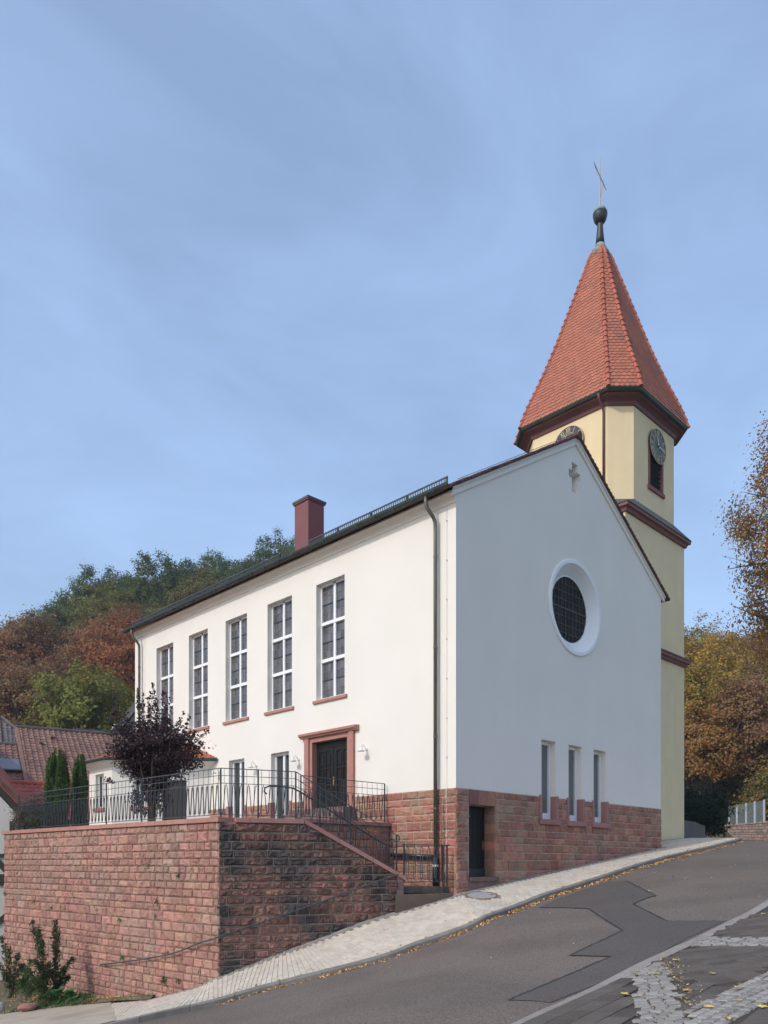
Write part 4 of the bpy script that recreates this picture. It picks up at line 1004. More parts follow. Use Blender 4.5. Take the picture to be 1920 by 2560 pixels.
# ------------------------------------------------------------------ terrace wall, stairs
Q0 = Vector((-.21, 0, 0)); FDR = Vector((-.93232, .36162, 0)); FNR = Vector((-.36162, -.93232, 0))
PC = Vector((-6.27, 2.35, 0)); LDR = Vector((-.06453, .99792, 0)); LNR = Vector((-.99792, -.06453, 0))
def ff(s, z, o=0): return Vector((Q0.x + FDR.x * s + FNR.x * o, Q0.y + FDR.y * s + FNR.y * o, z))
def fle(s, z, o=0): return Vector((PC.x + LDR.x * s + LNR.x * o, PC.y + LDR.y * s + LNR.y * o, z))
CT = 1.97; SB, SE, FE = 4.27, 1.50, 6.50             # coping top; stair bend, wall end, corner (metres along the front)
def fground(s): return float(np.interp(s, [0, 1.54, 2.58, 3.64, 6.6], [-.08, -.44, -.69, -1.04, -2.0]))
def ftop(s): return CT - .12 if s > SB else CT - .12 - (SB - s) * (1.43 / 2.73)
LE = 12.55
rt = thing('terrace_wall', ff(FE, -2), 'tall red sandstone retaining wall round the church terrace, blackened towards the street', 'wall')
core = MB()
core.hexa([ff(SE, -1.4, -.036), ff(FE, -2.8, -.036), ff(FE, CT - .12, -.036), ff(SB, CT - .12, -.036), ff(SE, ftop(SE), -.036)], [ff(SE, -1.4, -.42), ff(FE, -2.8, -.42), ff(FE, CT - .12, -.42), ff(SB, CT - .12, -.42), ff(SE, ftop(SE), -.42)])
cf = core.build('front_core', M['mortar_front'], rt)
core = MB().hexa([fle(-.02, -3.4, -.04), fle(LE, -4.6, -.04), fle(LE, CT - .12, -.04), fle(-.02, CT - .12, -.04)], [fle(-.02, -3.4, -.42), fle(LE, -4.6, -.42), fle(LE, CT - .12, -.42), fle(-.02, CT - .12, -.42)])
cl = core.build('left_core', M['mortar_dark'], rt)
fp = lay_courses(SE + .12, FE + .02, -2.5, CT - .12, (.26, .245, .21, .19, .20, .235, .185, .20, .2, .21), (.24, .56))
fp = [p for p in fp if max(q[1] for q in p) > fground(sum(q[0] for q in p) / 4) - .08]
line = lambda q: ftop(min(q[0], SB)) - q[1] if q[0] <= SB else CT - .12 - q[1]
sl_line = lambda q: (CT - .12 - (SB - q[0]) * (1.43 / 2.73)) - q[1]
fp = [clip_poly(p, sl_line) for p in fp]; fp = [p for p in fp if len(p) > 2]
fp = [p for p in fp if max(q[0] for q in p) - min(q[0] for q in p) > .06 and max(q[1] for q in p) - min(q[1] for q in p) > .05]
lfp = lay_courses(-.03, LE, -3.7, CT - .12, (.24, .26, .225, .19, .22, .2, .23, .18, .21, .22, .2), (.22, .52))
LG = lambda s: float(np.interp(s, [0, .8, 3, 5.6, 7, 12.5], [-2.05, -2.3, -2.88, -3.15, -3.2, -3.5]))
lfp = [p for p in lfp if max(q[1] for q in p) > LG(sum(q[0] for q in p) / 4) - .15]
set_stones([(fp, lambda s, z, o: ff(s, z, o - .045), .068, .024, .75, 'sand_dark'), (lfp, lambda s, z, o: fle(s, z, o - .045), .050, .014, .5, 'sand_left')], rt)
# dressed end pillar
for k in range(5):
    z1 = ftop(SE) - .02 - k * .27; MB().hexa([ff(SE - .04, z1 - .262, .012), ff(SE + .14 + .05 * (k % 2), z1 - .262, .012), ff(SE + .14 + .05 * (k % 2), z1, .012), ff(SE - .04, z1, .012)], [ff(SE - .04, z1 - .262, -.40), ff(SE + .14, z1 - .262, -.40), ff(SE + .14, z1, -.40), ff(SE - .04, z1, -.40)]).build('quoin', M['sand_step'], rt, bevel=.01)
# coping slabs
def slab(a, b, mat_, fr, name='coping_slab', o0=.05, o1=-.46, th=.12):
    (s0, z0), (s1, z1) = a, b
    MB().hexa([fr(s0, z0 - th, o0), fr(s1, z1 - th, o0), fr(s1, z1 - th, o1), fr(s0, z0 - th, o1)], [fr(s0, z0, o0), fr(s1, z1, o0), fr(s1, z1, o1), fr(s0, z0, o1)]).build(name, M[mat_], rt, bevel=.008)
for a, b in ((0, 1.25), (1.26, 2.75), (2.76, 4.2), (4.21, 5.65), (5.66, 7.1), (7.11, 8.6), (8.61, 10.1), (10.11, 11.5), (11.51, LE + .1)): slab((a if a else -.07, CT), (b, CT), 'sand_cut', fle)
slab((FE - .43, CT - .002), (5.72, CT - .002), 'sand_cut', ff); slab((5.71, CT - .002), (SB + .02, CT - .002), 'sand_dress', ff)
sls = 1.43 / 2.73
for a, b in ((SB, 3.33), (3.32, 2.36), (2.35, SE - .1)): slab((a, CT - (SB - a) * sls), (b, CT - (SB - b) * sls), 'sand_dress', ff)
# terrace floor
E2 = Vector((-3.78, 2.6, 0))
tp = [(0.0, 2.6), (E2.x, E2.y), tuple(ff(SB, 0, -.3))[:2], tuple(ff(FE - .4, 0, -.3))[:2], tuple(fle(LE, 0, -.3))[:2], (-3, 18.6), (0, 18.6)]
MB().add([(x, y, CT - .10) for x, y in tp], [tuple(range(len(tp)))]).build('terrace', M['concrete'], kind='structure')
# wall between the terrace and the stair well
wl = thing('stairwell_wall', (-1.5, 2.6, .2), 'dark shaded sandstone wall behind the stair railing', 'wall')
MB().box(-3.75, -.04, 2.63, 2.95, -.6, CT - .03).build('core', M['mortar_front'], wl)
wp = lay_courses(-3.75, -.05, -.3, CT - .04, (.22, .2, .24), (.3, .6))
set_stones([(wp, lambda s, z, o: Vector((s, 2.625 - o, z)), .03, .018, .4, 'sand')], wl)
for a, b in ((-3.7, -2.5), (-2.49, -1.25), (-1.24, -.045)): MB().box(a, b, 2.52, 3.0, CT - .02, CT + .09).build('coping_slab', M['sand_dress'], wl, bevel=.01)
# staircase
stc = thing('staircase', ff(1.6, .2), 'worn sandstone staircase climbing behind the street wall', 'stairs')
def wlim(s): return (2.60 - .36162 * s) / .93232
ns_ = 9
for k in range(ns_):
    s0 = 1.72 + k * (SB - 1.72) / ns_; s1 = SB + .05; z1 = .17 + .17 * (k + 1) * (CT - .1 - .17) / (.17 * (ns_ + 1))
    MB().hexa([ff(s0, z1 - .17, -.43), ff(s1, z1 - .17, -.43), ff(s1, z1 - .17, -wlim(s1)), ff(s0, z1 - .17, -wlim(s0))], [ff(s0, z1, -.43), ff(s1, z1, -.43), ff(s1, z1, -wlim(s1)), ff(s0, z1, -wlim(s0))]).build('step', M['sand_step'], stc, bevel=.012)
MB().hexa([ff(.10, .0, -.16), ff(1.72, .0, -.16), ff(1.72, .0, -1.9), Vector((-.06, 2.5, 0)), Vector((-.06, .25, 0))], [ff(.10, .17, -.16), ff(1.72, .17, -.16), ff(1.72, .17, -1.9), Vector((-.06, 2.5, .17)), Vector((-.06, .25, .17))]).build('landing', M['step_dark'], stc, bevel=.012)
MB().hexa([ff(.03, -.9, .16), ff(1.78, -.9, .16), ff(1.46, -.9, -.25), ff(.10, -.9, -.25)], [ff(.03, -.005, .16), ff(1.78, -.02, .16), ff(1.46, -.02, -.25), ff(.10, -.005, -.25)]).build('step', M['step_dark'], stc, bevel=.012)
# door steps
for k in range(4):
    z1 = CT - .10 + (k + 1) * .1875
    MB().box(-1.55 + k * .32, -.045, DY0 - .75 + k * .12, DY1 + .75 - k * .12, z1 - .187, z1 - .001 * (3 - k)).build('step', M['sand_step'], None, bevel=.012) if False else None
dst = thing('door_steps', (-.8, (DY0 + DY1) / 2, CT - .1), 'broad sandstone steps in front of the main door', 'steps')
for k in range(4):
    z1 = CT - .10 + (k + 1) * .1875
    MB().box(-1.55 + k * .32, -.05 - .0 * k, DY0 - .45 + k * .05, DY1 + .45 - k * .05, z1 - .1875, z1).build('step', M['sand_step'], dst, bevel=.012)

# ------------------------------------------------------------------ iron railings
def zig(fr, s0, s1, zb, zt, pitch):
    """trapezoid wave between bottom and top lines"""
    n_ = max(1, round(abs(s1 - s0) / pitch)); p = (s1 - s0) / n_; pts = []
    for k in range(n_):
        a = s0 + k * p
        for q, up in ((.06, 0), (.36, 0), (.56, 1), (.86, 1)) if False else ((.10, 0), (.30, 0), (.60, 1), (.80, 1)):
            s = a + q * p; pts.append((s, (zt(s) - .055) if up else (zb(s) + .055)))
    return [fr(s, z) for s, z in pts], [(s0 + (k + .2) * p, 0) for k in range(n_)] + [(s0 + (k + .7) * p, 1) for k in range(n_)]
def rail_panel(root, fr, s0, s1, zt, zb, post0=True, post1=False, pitch=.2, r=.012):
    d2, d3 = .18, .37
    for k, (off, rr) in enumerate(((0, .014), (d2, .010), (d3, .010))):
        MB().tube([fr(s0, zt(s0) - off), fr(s1, zt(s1) - off)], rr, 4).build('rail', M['iron'], root)
    MB().tube([fr(s0, zb(s0)), fr(s1, zb(s1))], .012, 4).build('bottom_rail', M['iron'], root)
    pts, stubs = zig(fr, s0, s1, zb, lambda s: zt(s) - d3, pitch)
    w_ = MB().tube(pts, r, 4)
    for s, up in stubs:
        if up: w_.tube([fr(s, zt(s) - d3), fr(s, zt(s) - d3 - .06)], .008, 4)
        else: w_.tube([fr(s, zb(s)), fr(s, zb(s) + .06)], .008, 4)
    w_.build('zigzag_infill', M['iron_dark'], root)
    n_ = max(1, round(abs(s1 - s0) / pitch)); b_ = MB()
    for k in range(n_):
        s = s0 + (s1 - s0) * (k + .45) / n_; b_.tube([fr(s, zb(s)), fr(s, zt(s))], .0055, 4)
    b_.build('thin_bars', M['iron'], root)
    for s, on in ((s0, post0), (s1, post1)):
        if on: MB().tube([fr(s, zb(s) - .12), fr(s, zt(s))], .021, 4).build('post', M['iron_dark'], root)
rl = thing('terrace_railing', fle(0, CT, -.2), 'long wrought iron railing with zigzag bars on top of the terrace wall', 'railing')
fa = lambda s, z: fle(s, z, -.16); fb = lambda s, z: ff(s, z, -.16)
zt0 = lambda s: 3.20; zb0 = lambda s: CT + .075
ps = [-.19 + .0, 1.8, 3.75, 5.70, 7.70, 9.70, 11.68]; 
_A = np.array([[LDR.x, -FDR.x], [LDR.y, -FDR.y]]); _b = np.array([(Q0 + FNR * -.16 - PC - LNR * -.16).x, (Q0 + FNR * -.16 - PC - LNR * -.16).y]); RC1, RC2 = np.linalg.solve(_A, _b)   # where both railing lines meet
ps[0] = float(RC1)
for a, b in zip(ps[:-1], ps[1:]): rail_panel(rl, fa, a, b, zt0, zb0, True, b == ps[-1])
rail_panel(rl, fb, float(RC2), 5.45, zt0, zb0, False, True); rail_panel(rl, fb, 5.45, 4.46, zt0, zb0, False, False)
slt = (3.20 - 1.60) / (4.46 - 1.60)
zts = lambda s: 3.20 - (4.46 - s) * slt; zbs = lambda s: CT + .075 - max(0, SB - s) * sls
rail_panel(rl, fb, 4.46, 2.95, zts, zbs, True, False); rail_panel(rl, fb, 2.95, 1.60, zts, zbs, True, True)
def curl(c, fr, s, z, sg):
    return [fr(s + sg * .09 * math.sin(t), z - .09 + .09 * math.cos(t)) for t in np.linspace(0, 4.2, 9)]
fc = lambda s, z: ff(s, z, -.44)
MB().tube([fb(1.62, 1.60)] + curl(None, fb, 1.60, 1.60, -1), .016, 6).build('scroll', M['iron_dark'], rl)
hr = [fc(5.15, 2.62), fc(5.22, 2.68), fc(5.2, 2.78), fc(5.08, 2.83), fc(4.75, 2.83), fc(4.45, 2.80), fc(4.2, 2.68)] + [fc(s, 2.68 - (4.2 - s) * .565) for s in (3.6, 3, 2.4, 1.95)] + [fc(1.75, 1.33), fc(1.62, 1.30)]
MB().tube(hr, .021, 7).build('handrail', M['iron_dark'], rl, smooth=True)
for s in (4.7, 3.7, 2.7, 1.8):
    zz = 2.8 if s > 4.3 else 2.68 - (4.2 - s) * .565; MB().tube([fc(s, zz), fc(s, max(CT - .1 if s > SB else .2 + (s - 1.7) * .6, .2))], .015, 5).build('handrail_post', M['iron_dark'], rl)
ir = thing('landing_railing', (-1.6, 2.8, CT), 'short wrought iron railing in front of the main door', 'railing')
fi = lambda s, z: Vector((s, 2.76, z))
rail_panel(ir, fi, -3.35, -1.75, lambda s: 3.26, lambda s: CT + .16, True, False); rail_panel(ir, fi, -1.75, -.10, lambda s: 3.26, lambda s: CT + .16, True, True)
# gate
gt_ = thing('gate', ff(.75, .2), 'wrought iron gate with leaf ornaments beside the church corner', 'gate')
fgt = lambda s, z: ff(s, z, -.06)
MB().tube([fgt(.02, 1.34), fgt(1.47, 1.34)], .016, 4).build('top_rail', M['iron_dark'], gt_)
MB().tube([fgt(.02, .33), fgt(1.40, .31)], .014, 4).build('bottom_rail', M['iron_dark'], gt_)
for s, z0_ in ((1.42, .30), (.22, -.0), (.10, -.0), (.27, .33)): MB().tube([fgt(s, z0_), fgt(s, 1.34)], .026 if s != .27 else .016, 4).build('post', M['iron_dark'], gt_)
for k in range(5):
    c = 1.28 - k * .215; p = [fgt(c + .085, .50), fgt(c + .06, .38), fgt(c + .0, .345)] if False else []
    MB().tube([fgt(c - .03, .34), fgt(c + .03, .36), fgt(c + .065, .45), fgt(c + .085, 1.2), fgt(c + .055, 1.26), fgt(c + .02, 1.26), fgt(c - .01, 1.2), fgt(c + .01, .8), fgt(c + .02, .42)], .011, 5).build('loop_bar', M['iron'], gt_)
    MB().tube([fgt(c + .038, 1.26), fgt(c + .038, 1.34)], .01, 4).build('stub', M['iron'], gt_)
for c in (.98, .58): MB().tube([fgt(c + .11 * math.cos(t), .86 + .11 * math.sin(t) * .9) for t in np.linspace(math.pi, 2 * math.pi, 9)], .009, 5).build('arc_bar', M['iron'], gt_)
MB().hexa([fgt(1.30, .90) + FNR * .03, fgt(1.38, .90) + FNR * .03, fgt(1.38, 1.1) + FNR * .03, fgt(1.30, 1.1) + FNR * .03], [fgt(1.30, .90) - FNR * .03, fgt(1.38, .90) - FNR * .03, fgt(1.38, 1.1) - FNR * .03, fgt(1.30, 1.1) - FNR * .03]).build('lock_case', M['iron_dark'], gt_)
MB().tube([fgt(1.30, 1.03) + FNR * .05, fgt(1.18, 1.03) + FNR * .05], .011, 5).build('handle', M['iron_dark'], gt_)
for s, lv in ((1.20, 2), (.92, 3), (.60, 3)):
    top = .33 + lv * .105
    MB().tube([fgt(s, .33), fgt(s, top + .06)], .006, 4).build('leaf_stem', M['iron_dark'], gt_)
    for k in range(lv):
        for sg in (-1, 1):
            c = fgt(s + sg * .055, .43 + k * .095); u_ = (FDR * sg * .036 + Vector((0, 0, .012))); v_ = Vector((0, 0, .014))
            MB().hexa([c - u_, c - u_ * .2 - v_, c + u_, c - u_ * .2 + v_], [q + FNR * .008 for q in (c - u_, c - u_ * .2 - v_, c + u_, c - u_ * .2 + v_)]).build('iron_leaf', M['iron_dark'], gt_)
# handrail along the street wall
wr_ = thing('wall_handrail', ff(4, -.3), 'long iron handrail following the pavement along the street wall', 'handrail')
pts = [ff(1.66, .53, .10), ff(2.2, .37, .10), ff(3.0, .11, .10), ff(4.07, -.235, .10), ff(5.2, -.58, .10), ff(6.2, -.88, .10), ff(6.5, -.97, .11), ff(6.62, -1.02, .10), fle(.1, -1.05, .12), fle(.45, -1.12, .11), fle(.75, -1.2, .10), fle(1.3, -1.38, .10), fle(2.0, -1.56, .10), fle(3.2, -1.78, .10), fle(4.4, -1.97, .10), fle(5.57, -2.14, .10)]
MB().tube(catmull(pts, 3), .021, 8).build('rail_tube', M['iron'], wr_, smooth=True)
for fr_, s, z in ((ff, 2.6, .24), (ff, 4.4, -.335), (ff, 6.0, -.82), (fle, 1.1, -1.31), (fle, 3.0, -1.745), (fle, 5.3, -2.1)):
    MB().tube([fr_(s, z - .02, .10), fr_(s, z - .06, .08), fr_(s, z - .06, -.02)], .009, 5).build('bracket', M['iron_dark'], wr_)

# ------------------------------------------------------------------ annex
an = thing('annex', (-1.5, 15, CT - .1), 'low white polygonal annex with orange tiled roof against the church', 'building')
AW = [Vector((0, 12.7, 0)), Vector((-2.95, 15.15, 0)), Vector((-2.95, 17.2, 0)), Vector((0, 18.9, 0))]
def wallface(mb, a, b, z0, z1, holes_, depth=.2):
    u = (b - a).normalized(); nn = Vector((u.y, -u.x, 0)); 
    if nn.dot(CAM - a) < 0: nn = -nn
    L_ = (b - a).length; P = lambda s, z: Vector((a.x + u.x * s, a.y + u.y * s, z))
    facade(mb, [P(0, z0), P(L_, z0), P(L_, z1), P(0, z1)], [[P(h[0], h[2]), P(h[1], h[2]), P(h[1], h[3]), P(h[0], h[3])] for h in holes_], depth, nn)
    return P, nn
mb = MB()
PD, nD = wallface(mb, AW[0], AW[1], CT - .3, 4.9, [(.95, 1.9, CT - .05, 4.12), (2.55, 3.0, 3.05, 4.35)])
PW, nW = wallface(mb, AW[1], AW[2], CT - .3, 4.9, [(.72, 1.46, 3.05, 4.42)])
wallface(mb, AW[2], AW[3], CT - .3, 4.9, [])
mb.build('wall', M['plaster'], an)
def inset_panel(P, nn, s0, s1, z0, z1, dep, name, m_, parent): return MB().hexa([P(s0, z0) - nn * dep, P(s1, z0) - nn * dep, P(s1, z1) - nn * dep, P(s0, z1) - nn * dep], [q - nn * (dep + .03) for q in (P(s0, z0), P(s1, z0), P(s1, z1), P(s0, z1))]).build(name, M[m_], parent)
ad = inset_panel(PD, nD, .96, 1.89, CT - .05, 4.11, .15, 'door', 'brown_door', an)
for k in range(5): inset_panel(PD, nD, .98 + k * .182, 1.155 + k * .182, CT, 4.08, .13, 'door_board', 'brown_door', ad)
for P, nn, s0, s1, z0, z1 in ((PD, nD, 2.55, 3.0, 3.05, 4.35), (PW, nW, .72, 1.46, 3.05, 4.42)):
    wo = inset_panel(P, nn, s0, s1, z0, z1, .17, 'window', 'dark_glass', an)
    for q in ((s0, s0 + .07, z0, z1), (s1 - .07, s1, z0, z1), (s0 + .07, s1 - .07, z0, z0 + .07), (s0 + .07, s1 - .07, z1 - .07, z1), ((s0 + s1) / 2 - .03, (s0 + s1) / 2 + .03, z0 + .07, z1 - .07)): inset_panel(P, nn, *q, .13, 'frame', 'white_paint', wo)
    MB().hexa([P(s0 - .12, z0 - .13) + nn * .08, P(s1 + .12, z0 - .13) + nn * .08, P(s1 + .12, z0) + nn * .08, P(s0 - .12, z0) + nn * .08], [q - nn * .2 for q in (P(s0 - .12, z0 - .13) + nn * .08, P(s1 + .12, z0 - .13) + nn * .08, P(s1 + .12, z0) + nn * .08, P(s0 - .12, z0) + nn * .08)]).build('sill', M['sand_cut'], wo)
AE = [Vector((-.02, 12.22, 4.92)), Vector((-3.32, 14.96, 4.92)), Vector((-3.32, 17.42, 4.92)), Vector((-.02, 19.05, 4.92))]; AA = Vector((-.02, 15.9, 6.28))
rf = MB().add(AE + [AA], [(0, 1, 4), (1, 2, 4), (2, 3, 4)]).build('roof', M['tile_church'], an)
# clay tiles on the two visible slopes
tls = []
for a, b in ((AE[0], AE[1]), (AE[1], AE[2])):
    u = (b - a).normalized(); L_ = (b - a).length; foot = a + u * ((AA - a).dot(u)); upv = (AA - foot); H_ = upv.length; upv.normalize(); nn = u.cross(upv); nn = nn if nn.z > 0 else -nn; sa = (foot - a).length if (foot - a).dot(u) > 0 else 0
    h = 0; k = 0
    while h < H_ - .1:
        f_ = h / H_; x0_, x1_ = sa * f_, L_ - (L_ - sa) * f_; x = x0_ - (.1 if k % 2 else 0)
        while x < x1_ - .03:
            a_, b_ = max(x, x0_), min(x + .2, x1_)
            if b_ - a_ > .05: tls.append((a + upv * h, u, upv, nn, a_ + .004, b_ - .004, -depth_of(a + u * x), 0))
            x += .2
        h += .17; k += 1
def an_single(t_): m_ = MB(); tile_geo(m_, t_); m_.build('roof_tile', M['tile_orange'], rf, fix=False)
def an_join(ts):
    m_ = MB()
    for t_ in ts: tile_geo(m_, t_)
    m_.build('roof_tile_field', M['tile_orange'], rf, fix=False, kind='stuff')
keep300(tls, lambda t_: -depth_of(t_[0]), an_single, an_join)
p0, p1 = AE[1], AA
for k in range(11): a_ = p0.lerp(p1, k / 11); b_ = p0.lerp(p1, (k + 1.1) / 11); MB().tube([a_ + Vector((0, 0, .05)), b_ + Vector((0, 0, .03))], .09, 8, .07).build('hip_tile', M['tile_orange'], rf)
MB().tube([AE[0] + Vector((-.03, -.03, -.02)), AE[1] + Vector((-.05, -.03, -.02)), AE[2] + Vector((-.05, .03, -.02))], .07, 8).build('gutter', M['zinc'], an)
mb = MB()
for a, b in ((AE[0], AE[1]), (AE[1], AE[2])):
    wa, wb = (AW[0], AW[1]) if a is AE[0] else (AW[1], AW[2])
    mb.hexa([a + Vector((0, 0, -.05)), b + Vector((0, 0, -.05)), Vector((wb.x, wb.y, 4.62)), Vector((wa.x, wa.y, 4.62))], [a, b, Vector((wb.x, wb.y, 4.93)), Vector((wa.x, wa.y, 4.93))])
mb.build('cove', M['plaster_trim'], an)

# ------------------------------------------------------------------ houses to the left
def tiled_roof(root, o, e1, e2, s0, s1, t0, t1, z0, pitch, tilem, colw, roww, name='roof', wavy=.035, base='tile_church', cut=None):
    """slope starting at ridge point o, along e1, falling along e2; interlocking pan tiles as real waves"""
    dn_ = (e2 + Vector((0, 0, -math.tan(pitch)))).normalized(); nn = e1.cross(dn_); nn = nn if nn.z > 0 else -nn; L_ = (t1 - t0) / math.cos(pitch)
    st_ = o + dn_ * (t0 / math.cos(pitch))
    pts = [st_ + e1 * s0, st_ + e1 * s1, st_ + e1 * s1 + dn_ * L_, st_ + e1 * s0 + dn_ * L_]
    if cut is not None: pts = [st_ + e1 * s0, st_ + e1 * cut(t1) + dn_ * L_, st_ + e1 * s0 + dn_ * L_]
    rf_ = MB().hexa([p - nn * .02 for p in pts], [p - nn * .14 for p in pts]).build(name, M[base], root)
    items_ = []
    nc = int((s1 - s0) / colw); nr_ = int(L_ / roww)
    for j in range(nr_):
        for i in range(nc):
            if cut is None or s0 + (i + 1) * colw < cut(t0 + j * roww * math.cos(pitch)): items_.append((st_ + e1 * (s0 + i * colw) + dn_ * (j * roww), e1, dn_, nn))
    prof_ = [(0, .010), (.12, .0), (.45, .0), (.58, .012), (.72, wavy), (.86, wavy + .006), (1.0, .012)]
    def geo(m_, it):
        p, u, d_, n_ = it; ji = R.uniform(-.004, .004)
        a = [p + u * (x * colw) + n_ * (h + ji) for x, h in prof_]; b = [p + u * (x * colw) + d_ * (roww * 1.06) + n_ * (h + .026 + ji) for x, h in prof_]; c = [q - n_ * .024 for q in b]
        k = len(prof_); m_.add(a + b + c, [(i, i + 1, k + i + 1, k + i) for i in range(k - 1)] + [(k + i, k + i + 1, 2 * k + i + 1, 2 * k + i) for i in range(k - 1)])
    def one(it): m_ = MB(); geo(m_, it); m_.build('roof_tile', M[tilem], rf_, fix=False)
    def many(its):
        m_ = MB()
        for it in its: geo(m_, it)
        m_.build('roof_tile_field', M[tilem], rf_, fix=False, kind='stuff')
    keep300(items_, lambda it: (1e3 if visible(it[0], 0) else 0) - depth_of(it[0]), one, many)
    return rf_, st_, dn_, nn
al = rad(60.8); E1 = FD * math.cos(al) + RD * math.sin(al); E2_ = -FD * math.sin(al) + RD * math.cos(al)
ro = at(40, 1819, 40.0)
ha = thing('brown_roofed_house', Vector((ro.x, ro.y, -4)) + E1 * 4 + E2_ * 3, 'house with large brown pantile roof left of the annex', 'house')
rf_, st_, dn_, nn_ = tiled_roof(ha, ro, E1, E2_, 0, 11, 0, 6.6, 0, rad(30), 'tile_brown', .26, .34)
MB().tube([ro + Vector((0, 0, .04)), ro + E1 * 11 + Vector((0, 0, .04))], .11, 8).build('ridge_cap', M['tile_grey'], rf_)
MB().hexa([ro - E1 * .06 + dn_ * 0 + nn_ * .05, ro + E1 * .10 + nn_ * .06, ro + E1 * .10 - nn_ * .22, ro - E1 * .06 - nn_ * .22], [q + dn_ * 7.6 for q in (ro - E1 * .06 + nn_ * .05, ro + E1 * .10 + nn_ * .06, ro + E1 * .10 - nn_ * .22, ro - E1 * .06 - nn_ * .22)]).build('verge_board', M['tile_brown'], rf_)
MB().hexa([ro + E1 * 2.9 - E2_ * .1 + Vector((0, 0, .1)), ro + E1 * 8 - E2_ * .1 + Vector((0, 0, .1)), ro + E1 * 8 - E2_ * 1.2 + Vector((0, 0, -.3)), ro + E1 * 2.9 - E2_ * 1.2 + Vector((0, 0, -.3))], [q + Vector((0, 0, .14)) for q in (ro + E1 * 2.9 - E2_ * .1 + Vector((0, 0, .1)), ro + E1 * 8 - E2_ * .1 + Vector((0, 0, .1)), ro + E1 * 8 - E2_ * 1.2 + Vector((0, 0, -.3)), ro + E1 * 2.9 - E2_ * 1.2 + Vector((0, 0, -.3)))]).build('ridge_panel', M['lead'], rf_)
bk = [ro, ro + E1 * 11, ro + E1 * 11 - E2_ * 6.4 - Vector((0, 0, 3.7)), ro - E2_ * 6.4 - Vector((0, 0, 3.7))]
MB().prism(bk, (0, 0, -.15)).build('back_roof', M['tile_brown'], ha)
bw = [Vector((ro.x, ro.y, 0)) + E1 * a + E2_ * b for a, b in ((.2, 6.0), (10.8, 6.0), (10.8, -6.0), (.2, -6.0))]
MB().hexa([Vector((p.x, p.y, -5.2)) for p in bw], [Vector((p.x, p.y, ro.z - 3.65)) for p in bw]).build('wall', M['house_white'], ha)
MB().add([Vector((bw[0].x, bw[0].y, ro.z - 3.7)), Vector((bw[3].x, bw[3].y, ro.z - 3.7)), ro + E1 * .2 - Vector((0, 0, .25))], [(0, 1, 2)]).build('gable', M['house_white'], ha)
for s_, t_ in ((1.6, 1.0), (4.2, 1.3), (7.4, 1.1), (1.0, 1.9), (5.6, 2.2)): # small vents on the roof
    c = ro + E1 * s_ + dn_ * t_ + nn_ * .07; MB().hexa([c - E1 * .09, c + E1 * .09, c + E1 * .09 + dn_ * .26, c - E1 * .09 + dn_ * .26], [c - E1 * .07 + nn_ * .03, c + E1 * .07 + nn_ * .03, c + E1 * .08 + dn_ * .26 + nn_ * .10, c - E1 * .08 + dn_ * .26 + nn_ * .10]).build('vent_tile', M['tile_brown'], rf_)
# left wing with the roof light
wo_ = ro + E2_ * 1.55 - E1 * .05 + Vector((0, 0, -1.55 * math.tan(rad(30)) - .22))
rw_, st2, dn2, nn2 = tiled_roof(ha, wo_, E1, E2_, -6, 0, 0, 5.0, 0, rad(30), 'tile_brown', .26, .34, 'wing_roof')
MB().tube([wo_ - E1 * 6 + Vector((0, 0, .03)), wo_ + Vector((0, 0, .03))], .09, 8).build('ridge_cap', M['tile_grey'], rw_)
wb = [Vector((wo_.x, wo_.y, 0)) + E1 * a + E2_ * b for a, b in ((-6, 4.6), (.1, 4.6), (.1, -1), (-6, -1))]
MB().hexa([Vector((p.x, p.y, -5.2)) for p in wb], [Vector((p.x, p.y, wo_.z - 2.95)) for p in wb]).build('wing_wall', M['house_white'], ha)
sk = at(22, 1925, depth_of(wo_ + dn2 * 2.8) - .3)
so_ = (sk - wo_); kk = wo_ + E1 * so_.dot(E1) + dn2 * 2.75 + nn2 * .10
rlight = MB().hexa([kk - E1 * .55 - dn2 * .7, kk + E1 * .55 - dn2 * .7, kk + E1 * .55 + dn2 * .7, kk - E1 * .55 + dn2 * .7], [kk - E1 * .55 - dn2 * .7 + nn2 * .08, kk + E1 * .55 - dn2 * .7 + nn2 * .08, kk + E1 * .55 + dn2 * .7 + nn2 * .08, kk - E1 * .55 + dn2 * .7 + nn2 * .08]).build('roof_light', M['iron_dark'], ha)
k2 = kk + nn2 * .085; MB().hexa([k2 - E1 * .46 - dn2 * .6, k2 + E1 * .46 - dn2 * .6, k2 + E1 * .46 + dn2 * .6, k2 - E1 * .46 + dn2 * .6], [q + nn2 * .006 for q in (k2 - E1 * .46 - dn2 * .6, k2 + E1 * .46 - dn2 * .6, k2 + E1 * .46 + dn2 * .6, k2 - E1 * .46 + dn2 * .6)]).build('pane', M['lead_glass'], rlight)
